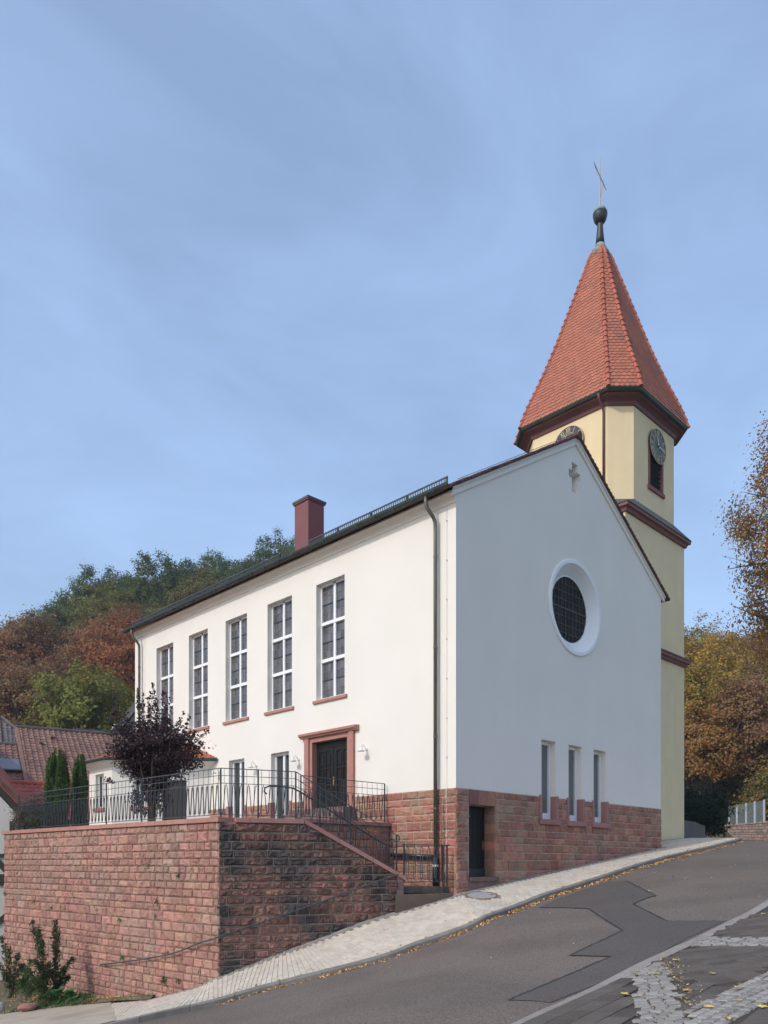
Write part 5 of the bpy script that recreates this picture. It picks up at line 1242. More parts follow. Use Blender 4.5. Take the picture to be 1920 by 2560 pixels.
# bright red lower roof in front
r2 = at(10, 1957, 33.5); hb = thing('red_roofed_shed', Vector((r2.x, r2.y, -4.6)), 'low shed with bright red tiled roof behind the railing', 'shed')
r2b = r2
rr_, st3, dn3, nn3 = tiled_roof(hb, r2, E1, E2_, -1.5, 5.2, 0, 2.6, 0, rad(34), 'tile_bright', .24, .33)
for k in range(14): MB().tube([r2 + E1 * (-1.5 + k * .48) + Vector((0, 0, .03)), r2 + E1 * (-1.0 + k * .48) + Vector((0, 0, .05))], .12, 8, .10).build('ridge_tile', M['tile_bright'], rr_)
sw = [Vector((r2.x, r2.y, 0)) + E1 * a + E2_ * b for a, b in ((-1.4, 2.3), (5.1, 2.3), (5.1, -.6), (-1.4, -.6))]
MB().hexa([Vector((p.x, p.y, -5)) for p in sw], [Vector((p.x, p.y, r2.z - 1.85)) for p in sw]).build('wall', M['house_white'], hb)
# hip roofed house further back
r3 = at(-6, 1793, 52); hc = thing('grey_roofed_house', Vector((r3.x, r3.y, -4)), 'house with dark grey-brown hipped roof at the left edge behind', 'house')
tiled_roof(hc, r3, E1, E2_, -4, .25, 0, 2.6, 0, rad(40), 'tile_grey', .26, .34, 'roof')
hp_, hst, hdn, hnn = tiled_roof(hc, r3, E1, E2_, .25, 2.6, 0, 2.6, 0, rad(40), 'tile_grey', .26, .34, 'hip_end_roof', cut=lambda t_: .25 + t_ * .8)
q3 = [r3 + E1 * .25, r3 + E1 * 2.35 + E2_ * 2.6 - Vector((0, 0, 2.2)), r3 + E1 * 2.35 - E2_ * 3 - Vector((0, 0, 2.5)), r3 - E1 * 4 - E2_ * 3 - Vector((0, 0, 2.5)), r3 - E1 * 4]
MB().add(q3, [(0, 1, 2), (0, 2, 3, 4)]).build('hip_slope', M['tile_grey'], hc)
for k in range(8): MB().tube([q3[0].lerp(q3[1], k / 8) + Vector((0, 0, .04)), q3[0].lerp(q3[1], (k + 1.1) / 8) + Vector((0, 0, .04))], .11, 7, .09).build('hip_tile', M['tile_grey'], hc)
h3 = [Vector((r3.x, r3.y, 0)) + E1 * a + E2_ * b for a, b in ((-4, 2.3), (2.3, 2.3), (2.3, -2.8), (-4, -2.8))]
MB().hexa([Vector((p.x, p.y, -5)) for p in h3], [Vector((p.x, p.y, r3.z - 2.25)) for p in h3]).build('wall', M['house_white'], hc)
# half timbered gable at the left edge
g0 = at(56, 2016, 31.0); al2 = rad(75); G1 = FD * math.cos(al2) + RD * math.sin(al2); G2 = -FD * math.sin(al2) + RD * math.cos(al2)
gsl = 1.12
ht = thing('half_timbered_house', Vector((g0.x, g0.y, -5)) - G1 * 3, 'white half timbered house gable at the left edge of the picture', 'house')
gp_ = lambda a, z: Vector((g0.x, g0.y, 0)) + G1 * a + Vector((0, 0, z))
MB().hexa([gp_(-8, -6), gp_(-.25, -6), gp_(-.25, g0.z - .25), gp_(-4, g0.z + 3.75 * gsl - .2), gp_(-8, g0.z - .2)], [p - G2 * 8 for p in (gp_(-8, -6), gp_(-.25, -6), gp_(-.25, g0.z - .25), gp_(-4, g0.z + 3.75 * gsl - .2), gp_(-8, g0.z - .2))]).build('wall', M['house_white'], ht)
for a0, z0_, a1, z1_, hw in ((-.1, g0.z - .15, -4.1, g0.z + 4.0 * gsl - .15, .12), (-.45, g0.z - 2.75, -2.2, g0.z - .45, .10), (-8, g0.z - 1.75 - 0.2, -.25, g0.z - 1.95, .07), (-8, g0.z - 2.9, -.25, g0.z - 2.9, .22), (-.3, g0.z - 4.1, -1.7, g0.z - 5.2, .1), (-8, -4.6, -.25, -4.6, .1), (-.36, -6, -.36, g0.z - .6, .1)):
    a_, b_ = gp_(a0, z0_) + G2 * .03, gp_(a1, z1_) + G2 * .03; dd = (b_ - a_); sd_ = dd.normalized().cross(G2) * hw; MB().obox((a_ + b_) / 2, dd / 2, sd_, G2 * .035).build('timber', M['timber'], ht)
rfh = MB().hexa([gp_(.25, g0.z - .35) + G2 * .45, gp_(-4, g0.z + 4.0 * gsl) + G2 * .45, gp_(-4, g0.z + 4.0 * gsl + .16) + G2 * .45, gp_(.25, g0.z - .19) + G2 * .45], [p - G2 * 9 for p in (gp_(.25, g0.z - .35) + G2 * .45, gp_(-4, g0.z + 4.0 * gsl) + G2 * .45, gp_(-4, g0.z + 4.0 * gsl + .16) + G2 * .45, gp_(.25, g0.z - .19) + G2 * .45)]).build('roof', M['tile_bright'], ht)
for k in range(14):
    a_ = .28 - k * .30; z_ = g0.z - .17 + (.25 - a_) * gsl - .0
    MB().obox(gp_(a_ - .15, z_ + .15 * gsl) + G2 * .36, (G1 * -.16 + Vector((0, 0, .16 * gsl))), G2 * .13, (G1 * .05 + Vector((0, 0, .05)))).build('verge_tile', M['tile_church'], rfh)
# house behind the annex with a dark verge
v0 = at(262, 1846, 44); hd = thing('dark_gabled_house', Vector((v0.x, v0.y, -4)), 'dark roofed house gable behind the plum tree and the annex', 'house')
H1 = RD; ups = 1.22
pp_ = lambda a, z, b=0: v0 + H1 * a + Vector((0, 0, z)) + FD * b
MB().hexa([pp_(0, 0), pp_(4, 4 * ups), pp_(4, 4 * ups - .25), pp_(.15, -.12)], [pp_(0, 0, 9), pp_(4, 4 * ups, 9), pp_(4, 4 * ups - .25, 9), pp_(.15, -.12, 9)]).build('roof', M['tile_grey'], hd)
MB().hexa([pp_(-.02, -.05, -.1), pp_(4, 4 * ups - .05, -.1), pp_(4, 4 * ups - .42, -.1), pp_(.3, -.3, -.1)], [pp_(-.02, -.05, .0), pp_(4, 4 * ups - .05, .0), pp_(4, 4 * ups - .42, .0), pp_(.3, -.3, .0)]).build('verge_board', M['lead'], hd)
MB().hexa([pp_(.3, -9, .35), pp_(8, -9, .35), pp_(8, 0, .35), pp_(4, 4 * ups - .3, .35), pp_(.3, -.2, .35)], [pp_(.3, -9, 8), pp_(8, -9, 8), pp_(8, 0, 8), pp_(4, 4 * ups - .3, 8), pp_(.3, -.2, 8)]).build('wall', M['house_white'], hd)
cp = at(287, 1836, 46); cmo = MB().box(cp.x - .16, cp.x + .16, cp.y - .16, cp.y + .16, cp.z - 1.5, cp.z + .42).build('chimney', M['house_white'], hd)
MB().tube([(cp.x, cp.y, cp.z + .42), (cp.x, cp.y, cp.z + .62)], .06, 8).build('flue', M['galv'], cmo)

# ------------------------------------------------------------------ right side: walls and fences
rwA, rwB = at(1990, 2103.5, 52), at(1768, 2097.5, 78)
ru = Vector((rwB.x - rwA.x, rwB.y - rwA.y, 0)); rlen = ru.length; ru.normalize(); rn = Vector((-ru.y, ru.x, 0)); rn = rn if rn.dot(CAM - rwA) > 0 else -rn
rz = lambda s: rwA.z + (rwB.z - rwA.z) * s / rlen
rht = lambda s: 1.38 - .25 * s / rlen
sw_ = thing('rubble_wall', at(1860, 2101, 64), 'low sunlit rubble stone wall beyond the end of the street', 'wall')
MB().hexa([Vector((*(rwA + ru * s).xy, rz(s) - .6)) - rn * o for s, o in ((0, .04), (rlen, .04), (rlen, .45), (0, .45))], [Vector((*(rwA + ru * s).xy, rz(s) + rht(s))) - rn * o for s, o in ((0, .04), (rlen, .04), (rlen, .45), (0, .45))]).build('core', M['mortar'], sw_)
rp2 = lay_courses(0, rlen, -.3, 1.38, (.26, .22, .28, .2), (.24, .6))
set_stones([(rp2, lambda s, z, o: Vector((*(rwA + ru * s + rn * (o - .03)).xy, rz(s) + z)), .04, .03, .6, 'rubble')], sw_)
s = 0
while s < rlen - .2:
    e = min(s + R.uniform(.5, .9), rlen); zz = R.uniform(-.02, .03)
    MB().hexa([Vector((*(rwA + ru * q + rn * o).xy, rz(q) + rht(q) + h + zz)) for q, o, h in ((s, .06, 0), (e - .02, .06, 0), (e - .02, -.5, .0), (s, -.5, .0))], [Vector((*(rwA + ru * q + rn * o).xy, rz(q) + rht(q) + h + zz)) for q, o, h in ((s, .02, .10), (e - .02, .02, .10), (e - .02, -.5, .16), (s, -.5, .16))]).build('coping_stone', M['rubble'], sw_, bevel=.02)
    s = e
def on_rw(px):   # distance along the wall seen at this column
    q = ray(px, 2100); a_ = np.array([[q.x, -ru.x], [q.y, -ru.y]]); t_, s_ = np.linalg.solve(a_, np.array([rwA.x - CAM.x, rwA.y - CAM.y])); return s_
mf = thing('mesh_fence', Vector((*(rwA + ru * on_rw(1860)).xy, 3)), 'galvanised mesh screen fence standing on the rubble wall', 'fence')
fps = [on_rw(x) for x in (1904, 1881, 1859.5, 1837, 1817.5)]
fpt = lambda s, z: Vector((*(rwA + ru * s - rn * .2).xy, rz(s) + rht(s) + z))
for k, s in enumerate(fps):
    o_ = MB().tube([fpt(s, -.1), fpt(s, 1.80)], .11, 4).build('post', M['galv'], mf)
    if k: MB().hexa([fpt(fps[k - 1], .05), fpt(s, .05), fpt(s, 1.75), fpt(fps[k - 1], 1.75)], [q - rn * .012 for q in (fpt(fps[k - 1], .05), fpt(s, .05), fpt(s, 1.75), fpt(fps[k - 1], 1.75))]).build('mesh_panel', M['screen'], mf)
bf = thing('board_fence', (19.5, 1.9, 2), 'low dark board fence beside the foot of the tower', 'fence')
b0, b1 = Vector((17.95, 1.75, 1.78)), Vector((21.4, 2.1, 1.98)); nbd = 17
for k in range(nbd):
    a_, b_ = b0.lerp(b1, k / nbd), b0.lerp(b1, (k + .95) / nbd); nn = Vector((-(b1 - b0).y, (b1 - b0).x, 0)).normalized(); tz = 1.02 - .012 * k + R.uniform(-.01, .01) - (.0 if k < 9 else (k - 9) * .02)
    MB().hexa([a_, b_, b_ + nn * .03, a_ + nn * .03], [q + Vector((0, 0, tz)) for q in (a_, b_, b_ + nn * .03, a_ + nn * .03)]).build('board', M['board'], bf)
MB().hexa([b0 + nn * .04 + Vector((0, 0, .7)), b1 + nn * .04 + Vector((0, 0, .5)), b1 + nn * .10 + Vector((0, 0, .5)), b0 + nn * .10 + Vector((0, 0, .7))], [q + Vector((0, 0, .1)) for q in (b0 + nn * .04 + Vector((0, 0, .7)), b1 + nn * .04 + Vector((0, 0, .5)), b1 + nn * .10 + Vector((0, 0, .5)), b0 + nn * .10 + Vector((0, 0, .7)))]).build('back_rail', M['board'], bf)

# ------------------------------------------------------------------ vegetation
RN = np.random.default_rng(11)
def leaves(name, C, size, material, asp=.62, up=.35, out=None, jit=.35, smooth=False, axis=None):
    """one mesh of many small four-sided leaves at points C (n,3)"""
    n_ = len(C); nrm_ = RN.normal(size=(n_, 3)); nrm_[:, 2] += up * 2
    if out is not None: nrm_ += out * 1.9
    nrm_ /= np.linalg.norm(nrm_, axis=1)[:, None]
    a_ = RN.normal(size=(n_, 3)) if axis is None else axis + RN.normal(size=(n_, 3)) * .35
    u_ = a_ - nrm_ * (a_ * nrm_).sum(1)[:, None]; u_ /= np.linalg.norm(u_, axis=1)[:, None]; v_ = np.cross(nrm_, u_)
    sz = size * (1 + RN.uniform(-jit, jit, n_))[:, None]
    L_ = u_ * sz * .5; W_ = v_ * sz * .5 * asp; bend = nrm_ * sz * .10
    P_ = np.stack([C - L_, C + W_ - L_ * .1 - bend, C + L_, C - W_ - L_ * .1 - bend], 1).reshape(-1, 3)
    me = bpy.data.meshes.new(name); me.vertices.add(4 * n_); me.vertices.foreach_set('co', P_.astype(np.float32).ravel())
    me.loops.add(4 * n_); me.loops.foreach_set('vertex_index', np.arange(4 * n_, dtype=np.int32)); me.polygons.add(n_)
    me.polygons.foreach_set('loop_start', np.arange(0, 4 * n_, 4, dtype=np.int32)); me.polygons.foreach_set('loop_total', np.full(n_, 4, dtype=np.int32))
    me.materials.append(material); me.update(calc_edges=True); me.validate(); return me
def crown_points(nc, per, rx, rz_, sig, low=-.75, power=2.6, lob=.28):
    k = RN.normal(size=(7, 3)); k /= np.linalg.norm(k, axis=1)[:, None]; amp = RN.uniform(-lob, lob, 7)
    d_ = RN.normal(size=(nc * 2, 3)); d_ /= np.linalg.norm(d_, axis=1)[:, None]; d_ = d_[d_[:, 2] > low][:nc]
    rr = 1 + (np.maximum(0, d_ @ k.T) ** 3 * amp).sum(1) + RN.normal(size=len(d_)) * .06
    r_ = RN.uniform(.12, 1, len(d_)) ** (1 / power) * rr; c_ = d_ * r_[:, None]
    c_ = np.repeat(c_, per, 0); o_ = np.repeat(d_, per, 0)
    g = np.clip(RN.normal(size=c_.shape), -1.7, 1.7) * sig * RN.uniform(.6, 1.4, (len(c_), 1)); g[:, 2] *= .6
    p_ = c_ + g; return p_ * np.array([rx, rx, rz_]), o_
def add_obj(name, me, parent=None, loc=(0, 0, 0), **kw):
    o = bpy.data.objects.new(name, me); COL.objects.link(o); o.location = loc; return finish(o, parent, **kw)
def trunk_mesh(name, h, r, rx, rz_, cz, m_, limbs=6, seed=0):
    rr = random.Random(seed); mb = MB(); b = [Vector((0, 0, -.6)), Vector((rr.uniform(-.1, .1), rr.uniform(-.1, .1), h * .4)), Vector((rr.uniform(-.3, .3), rr.uniform(-.3, .3), h * .75)), Vector((rr.uniform(-.4, .4), rr.uniform(-.4, .4), h + rz_ * .5))]
    mb.tube(b, r, 7, r * .25)
    for k in range(limbs):
        t = rr.uniform(.45, .85); s_ = b[1].lerp(b[2], t); a = 2 * math.pi * (k + rr.random() * .6) / limbs
        e = Vector((math.cos(a) * rx * rr.uniform(.5, .8), math.sin(a) * rx * rr.uniform(.5, .8), cz + rz_ * rr.uniform(-.25, .55)))
        m2 = s_.lerp(e, .5) + Vector((0, 0, rr.uniform(-.2, .5))); mb.tube([s_, m2, e], r * .42, 5, r * .1)
        for q in range(2): e2 = e + Vector((rr.uniform(-1, 1), rr.uniform(-1, 1), rr.uniform(.2, 1))) * rx * .3; mb.tube([m2, (m2 + e2) / 2 + Vector((0, 0, .2)), e2], r * .2, 4, r * .06)
    return mb.mesh(name, m_, smooth=True)
def proto(kind, nc, per, rx, rz_, sig, size, m_, cz, seed, low=-.75, bark='bark_grey', tr=.2, th=None):
    p_, o_ = crown_points(nc, per, rx, rz_, sig, low); p_[:, 2] += cz
    return leaves(kind + '_crown', p_, size, m_, out=o_), trunk_mesh(kind + '_trunk', th or cz - rz_ * .4, tr, rx, rz_, cz, M[bark], 6, seed)
HILL = [proto('hill_tree', 170, 84, R.uniform(3.7, 4.6), R.uniform(4.2, 5.6), .105, .27, M['leaf_hill'], R.uniform(7.0, 8.4), k, tr=.2) for k in range(7)]
WOOD = [proto('wood_tree', 180, 75, R.uniform(3.2, 4.0), R.uniform(4.0, 5.2), .11, .24, M['leaf'], R.uniform(6.0, 7.4), 20 + k, tr=.17) for k in range(5)]
BUSH = [proto('bush', 110, 60, R.uniform(1.8, 2.3), R.uniform(1.5, 2.0), .17, .17, M['leaf'], 1.5, 40 + k, low=-.5, tr=.06, th=.8) for k in range(4)]
def plant(kind, pr, loc, sc, col, label, cat, group, rz_=None):
    t = thing(kind, loc, label, cat, group); t.scale = (sc, sc, sc * R.uniform(.9, 1.12)); t.rotation_euler = (0, 0, R.uniform(0, 6.28))
    c = add_obj('crown', pr[0], t); c.color = (*col, 1); add_obj('trunk', pr[1], t); return t
def vary(c, v=.18): k = 1 + R.uniform(-v, v); return tuple(max(.004, q * k * (1 + R.uniform(-.06, .06))) for q in c)
GREEN, OLIVE, RUST, BROWN, YELLOW, OCHRE, LIME, DKGREEN = (.105, .135, .046), (.19, .165, .052), (.30, .13, .06), (.27, .155, .078), (.38, .25, .052), (.33, .195, .06), (.21, .215, .05), (.065, .09, .038)
def pxy(p): d_ = depth_of(p); v = Vector(p) - CAM; return 960 + FPX * v.dot(RD) / d_, HY - FPX * v.z / d_
cnt = 0
D = 63.0
while D < 141:
    L_ = -.53 * D
    while L_ < -.04 * D:
        l2 = L_ + R.uniform(-1.8, 1.8); d2 = D + R.uniform(-2.4, 2.4); p = CAM + FD * d2 + RD * l2; p.z = ground_z(p.x, p.y)
        sc = R.uniform(.82, 1.22); top = p + Vector((0, 0, 8 * sc)); px, py = pxy(top)
        hid = px > 345 and py > 1560 - (px - 345) * .447 + 62      # hidden by the church
        if -70 < px < 770 and not hid:
            fr_ = (d2 - 63) / 75
            if fr_ > .62: col = R.choice([GREEN, GREEN, OLIVE, DKGREEN, GREEN, OLIVE]); nm = 'green'
            elif fr_ > .22: col = R.choice([RUST, RUST, BROWN, RUST, OCHRE, OLIVE, BROWN]) if px < 420 else R.choice([OLIVE, GREEN, OCHRE]); nm = 'autumn'
            else: col = R.choice([RUST, BROWN, OLIVE]) if px < 110 else R.choice([LIME, YELLOW, OCHRE, LIME, OLIVE]); nm = 'low'
            cw = {GREEN: 'green', DKGREEN: 'dark green', OLIVE: 'olive', RUST: 'rust red', BROWN: 'brown', OCHRE: 'ochre', YELLOW: 'yellow', LIME: 'yellow-green'}[col]
            zone = ('on the crest of' if fr_ > .8 else 'high on' if fr_ > .55 else 'halfway up' if fr_ > .25 else 'at the foot of') + ' the wooded hill ' + ('at the left edge' if px < 130 else 'left of the church' if px < 335 else 'above the church eaves')
            plant('hill_tree', R.choice(HILL), p, sc, vary(col), cw + ' tree ' + zone, 'tree', cw + ' trees ' + zone)
        L_ += R.uniform(5.0, 6.6) * (1 if D < 100 else 1.1)
    D += 6.2
D = 72.0; 
while D < 116:
    L_ = .36 * D
    while L_ < .56 * D:
        p = CAM + FD * (D + R.uniform(-1.6, 1.6)) + RD * (L_ + R.uniform(-1.3, 1.3)); p.z = ground_z(p.x, p.y); px, py = pxy(p + Vector((0, 0, 6)))
        if 1640 < px < 2040:
            col = R.choice([OCHRE, OCHRE, OLIVE, YELLOW, OLIVE, BROWN, LIME]) ; cw = {OLIVE: 'olive', BROWN: 'brown', OCHRE: 'ochre', YELLOW: 'yellow', LIME: 'yellow-green'}[col]
            zone = 'on the slope right of the tower, ' + ('front rows' if D < 84 else 'middle rows' if D < 98 else 'top rows')
            plant('wood_tree', R.choice(WOOD), p, R.uniform(.85, 1.2), vary(col), cw + ' tree ' + zone, 'tree', cw + ' trees ' + zone)
        L_ += R.uniform(3.6, 5.0)
    D += 5.0
for k in range(38):
    d_ = R.uniform(62, 80); l_ = R.uniform(.385, .54) * d_; p = CAM + FD * d_ + RD * l_
    side = (p - rwA).dot(rn)
    if side > -4.2: p = p - rn * (side + 4.4 + R.uniform(0, 2.5))
    p.z = ground_z(p.x, p.y); p.z = max(p.z, rz(max(0, min(rlen, (p - rwA).dot(ru)))) + .3); col = R.choice([OLIVE, LIME, OCHRE, YELLOW, OLIVE, GREEN]); cw = {OLIVE: 'olive', GREEN: 'green', OCHRE: 'ochre', YELLOW: 'yellow', LIME: 'yellow-green'}[col]
    bx_ = pxy(p)[0]; bz_ = 'left of the mesh fence' if bx_ < 1812 else 'and mesh fence' if bx_ < 1908 else 'right of the mesh fence'
    plant('bush', R.choice(BUSH), p, R.uniform(1.1, 1.8), vary(col), cw + ' bush behind the rubble wall ' + bz_, 'bush', cw + ' bushes behind the rubble wall')
p = at(92, 2070, 27.5); p.z = CT - .12
plant('twiggy_shrub', BUSH[3], p, .36, (.11, .085, .07), 'bare grey-brown twiggy shrub behind the railing left of the conifers', 'shrub', None)
p = at(112, 2070, 26.6); p.z = CT - .12
plant('twiggy_shrub', BUSH[0], p, .26, (.10, .10, .06), 'small olive shrub behind the railing below the taller conifer', 'shrub', None)
# dark evergreen bush behind the board fence
p = at(1738, 2085, 40.5); p.z = 1.9
plant('evergreen_bush', BUSH[1], p, .78, (.018, .034, .012), 'dark green bush behind the board fence by the tower', 'bush', None)
p = at(1722, 2085, 41.5); p.z = 1.9
plant('evergreen_bush', BUSH[2], p, .7, (.018, .030, .012), 'dark green bush tight against the tower corner', 'bush', None)
# large tree at the right edge
bp_ = at(2035, 2085, 45); bp_.z = 2.4
pa, oa = crown_points(380, 130, 4.9, 9.2, .085, -.9, 2.0, .35); pa[:, 2] += 17.4
bt = thing('large_maple_tree', bp_, 'large maple with thinning ochre leaves reaching in at the right edge', 'tree')
c = add_obj('crown', leaves('maple_crown', pa, .17, M['leaf'], out=oa), bt); c.color = (.36, .20, .055, 1)
mb = MB(); rr = random.Random(3); mb.tube([(0, 0, -1), (.1, .1, 8), (.2, 0, 16), (.1, .2, 23)], .42, 9, .08)
for k in range(26):
    zb = rr.uniform(7, 21); a = rr.uniform(0, 6.28); ln = 4.6 * math.sqrt(max(.12, 1 - ((zb + 1.5 - 16.5) / 8.8) ** 2)); e = Vector((math.cos(a) * ln, math.sin(a) * ln, zb + rr.uniform(.8, 2.6))); m_ = Vector((e.x * .5, e.y * .5, zb + .9))
    mb.tube([(.1, .1, zb), m_, e], .10, 5, .02)
    for q in range(5): e2 = m_.lerp(e, rr.uniform(.2, 1)) + Vector((rr.uniform(-1, 1), rr.uniform(-1, 1), rr.uniform(-.4, .9))) * 1.2; mb.tube([m_.lerp(e, .3 + .12 * q), e2], .028, 4, .008)
mb.build('trunk', M['bark'], bt, base=Vector((0, 0, 0)), smooth=True)
# purple plum on the terrace
tb_ = at(379, 2068, 24.2); tb_.z = CT - .12
pl_ = thing('plum_tree', tb_, 'purple leaved plum tree on the terrace in front of the annex', 'tree')
pts_, out_ = crown_points(170, 85, 1.40, .98, .15, -1, 1.9, .45); pts_[:, 2] += 2.34
keep = pts_[:, 2] > .7; pts_, out_ = pts_[keep], out_[keep]
low_, lo2 = crown_points(50, 40, .6, .7, .2, -1, 1.6); low_[:, 2] += 1.15; low_ += np.array([*(FD * -.15 + RD * .1)])
shoots = []; mbs = MB(); rr = random.Random(5)
for k in range(44):
    a = rr.uniform(-1.2, 1.15); b = rr.uniform(-.7, .7); base = RD * a * .9 + FD * b + Vector((0, 0, 2.9 + rr.uniform(-.3, .2) - abs(a) * .25)); ln = rr.uniform(.6, 1.3) * (1.2 if a < .3 else .95) * (1 - .25 * abs(a)); tip = base + RD * (a * .28 + rr.uniform(-.12, .12)) + FD * rr.uniform(-.1, .1) + Vector((0, 0, ln)); mbs.tube([base - Vector((0, 0, .6)) * 1 - RD * a * .3, base, tip], .012, 4, .004)
    for q in range(int(46 * ln)): t = rr.random() ** .8; c_ = base.lerp(tip, t); shoots.append(c_ + Vector((rr.uniform(-1, 1), rr.uniform(-1, 1), rr.uniform(-1, 1))) * (.075 - .03 * t))
for (a0, z0_, a1, z1_) in ((1.1, 2.2, 1.62, 2.75), (1.15, 1.9, 1.6, 2.05), (-1.2, 1.5, -1.5, 1.6), (1.2, 2.6, 1.75, 3.1)):
    base, tip = RD * a0 + Vector((0, 0, z0_)), RD * a1 + Vector((0, 0, z1_)); mbs.tube([base, tip], .010, 4, .004)
    for q in range(40): c_ = base.lerp(tip, rr.random()); shoots.append(c_ + Vector((rr.uniform(-1, 1), rr.uniform(-1, 1), rr.uniform(-1, 1))) * .08)
allp = np.vstack([pts_, low_, np.array([tuple(p) for p in shoots])])
add_obj('crown', leaves('plum_crown', allp, .092, M['plum_leaf'], asp=.6, up=.2), pl_)
mbs.tube([(0, 0, -.1), (0, 0, .45), (.03, 0, .75)], .13, 9, .12)
for k in range(9): a = 6.28 * k / 9; e = Vector((math.cos(a) * rr.uniform(.4, .8), math.sin(a) * rr.uniform(.4, .8), rr.uniform(1.7, 2.6))); mbs.tube([(.02, 0, .6), (e.x * .35, e.y * .35, 1.15), e, e * 1.25 + Vector((0, 0, .3))], .06, 6, .012)
mbs.build('trunk', M['bark'], pl_, base=Vector((0, 0, 0)), smooth=True)
# two columnar cypresses
for px, wd, ytop, dep, lab in ((143, .80, 1880, 27.3, 'taller and wider of the two columnar conifers behind the railing'), (199, .54, 1893, 28.3, 'slimmer columnar conifer next to the annex wall')):
    b_ = at(px, 2065, dep); b_.z = CT - .12; h_ = (HY - ytop) * dep / FPX + CAM.z - b_.z
    cy = thing('columnar_conifer', b_, lab, 'conifer', 'columnar conifers on the terrace')
    n_ = 11000 if wd > .6 else 8000; t = RN.uniform(0.02, 1, n_) ** .9; prof_ = np.interp(t, [0, .08, .3, .6, .85, .95, 1], [.8, .95, 1, .98, .84, .62, .30]); th = RN.uniform(0, 6.283, n_); lumps = 1 + .14 * np.sin(th * 4 + t * 2) + .10 * np.sin(th * 7 - t * 5) + .08 * np.sin(th * 3 + t * 21)
    r_ = wd / 2 * prof_ * lumps * RN.uniform(.45, 1, n_) ** .35; C = np.stack([np.cos(th) * r_, np.sin(th) * r_, (t * (.90 + .10 * np.sin(th * 4 + 1) + .05 * np.sin(th * 9)) ) * h_ + RN.normal(size=n_) * .03], 1)
    o_ = np.stack([np.cos(th), np.sin(th), np.zeros(n_)], 1); c = add_obj('crown', leaves('conifer_crown', C, .13, M['leaf'], asp=.28, up=.0, out=o_, axis=np.stack([np.cos(th) * .35, np.sin(th) * .35, np.ones(n_)], 1)), cy); c.color = (.085, .145, .036, 1)
    MB().tube([(0, 0, -.05), (0, 0, h_ * .8)], .05, 6, .01).build('trunk', M['bark'], cy, base=Vector((0, 0, 0)))
# shrubs in the bed
def bed_z(p): return -3.05
def shrub(px, py, dep, tips, label, nl, ls, col=(.040, .066, .026)):
    b_ = at(px, py, dep); t = thing('shrub', b_, label, 'shrub', 'shrubs in the bed below the terrace wall'); mb = MB(); L = []; AX = []
    for (tx, ty, dd) in tips:
        e = at(tx, ty, dep + dd) - b_; m1 = Vector((e.x * .25, e.y * .25, e.z * .4)); m2 = Vector((e.x * .65, e.y * .65, e.z * .75)); c_ = catmull([Vector((R.uniform(-.08, .08), R.uniform(-.08, .08), -.05)), m1, m2, e], 4); mb.tube(c_, .014, 4, .004)
        for q in range(nl):
            t_ = R.random() ** .75; k = t_ * (len(c_) - 1); i = min(int(k), len(c_) - 2); p_ = c_[i].lerp(c_[i + 1], k - i); w_ = .085 * (1.15 - .6 * t_)
            if t_ < .22 and R.random() < .7: continue
            L.append(p_ + Vector((R.gauss(0, 1), R.gauss(0, 1), R.gauss(0, .8))) * w_ * .75)
    c = add_obj('leaves', leaves('shrub_leaves', np.array([tuple(p) for p in L]), ls, M['leaf'], asp=.34, up=.1), t); c.color = (*col, 1)
    mb.build('stems', M['bark'], t, base=Vector((0, 0, 0))); return t
shrub(138, 2490, 22.9, [(140, 2300, .2), (136, 2322, .1), (146, 2330, 0), (160, 2420, 0), (120, 2410, -.2), (172, 2440, .1), (182, 2395, .2)], 'evergreen shrub with an upright plume of leaves against the wall', 300, .10, (.066, .105, .042))
shrub(112, 2492, 22.6, [(80, 2302, .2), (95, 2322, .1), (104, 2350, 0), (88, 2400, -.2), (60, 2420, -.2), (118, 2430, 0)], 'evergreen shrub with a plume leaning left beside the upright one', 300, .10, (.066, .105, .042))
shrub(28, 2490, 22.4, [(4, 2342, .2), (22, 2370, .1), (45, 2385, 0), (58, 2410, .1), (-10, 2400, -.1), (70, 2440, 0), (10, 2430, 0)], 'straggly shrub with bare lower stems at the left edge', 220, .10, (.075, .105, .045))
shrub(70, 2490, 22.0, [(75, 2400, 0), (60, 2430, .1), (95, 2440, 0), (45, 2450, 0), (110, 2455, .1)], 'low leafy shrub between the taller plumes', 200, .10, (.08, .13, .045))
bb = at(150, 2512, 22.3); bb.z = -3.16; bt_ = thing('butterbur', bb, 'low plant with big round bright green leaves in the bed corner', 'plant')
for k in range(34):
    px, py = R.uniform(108, 188), R.uniform(2475, 2526)
    if k < 4: px, py = R.uniform(120, 175), R.uniform(2468, 2480)
    c = at(px, py, 22.6 - (py - 2475) * .012); r_ = R.uniform(.09, .17); nn = (CAM - c).normalized() * .35 + Vector((R.uniform(-.5, .5), R.uniform(-.5, .5), 1)); nn.normalize(); u_ = nn.orthogonal().normalized(); v_ = nn.cross(u_); n_ = 12; a0 = R.uniform(0, 6.28)
    ring = [c + (u_ * math.cos(a0 + 6.283 * i / n_) + v_ * math.sin(a0 + 6.283 * i / n_)) * r_ * (R.uniform(.88, 1.08) if i else .45) + nn * R.uniform(-.015, .03) for i in range(n_)]
    MB().add([c - nn * .025] + ring, [(0, 1 + i, 1 + (i + 1) % n_) for i in range(n_)]).build('leaf', M['big_leaf'], bt_, fix=False, smooth=True)
MB().tube([bb - Vector((0, 0, .05)), bb + Vector((0, 0, .2))], .02, 5).build('stem', M['weed'], bt_)
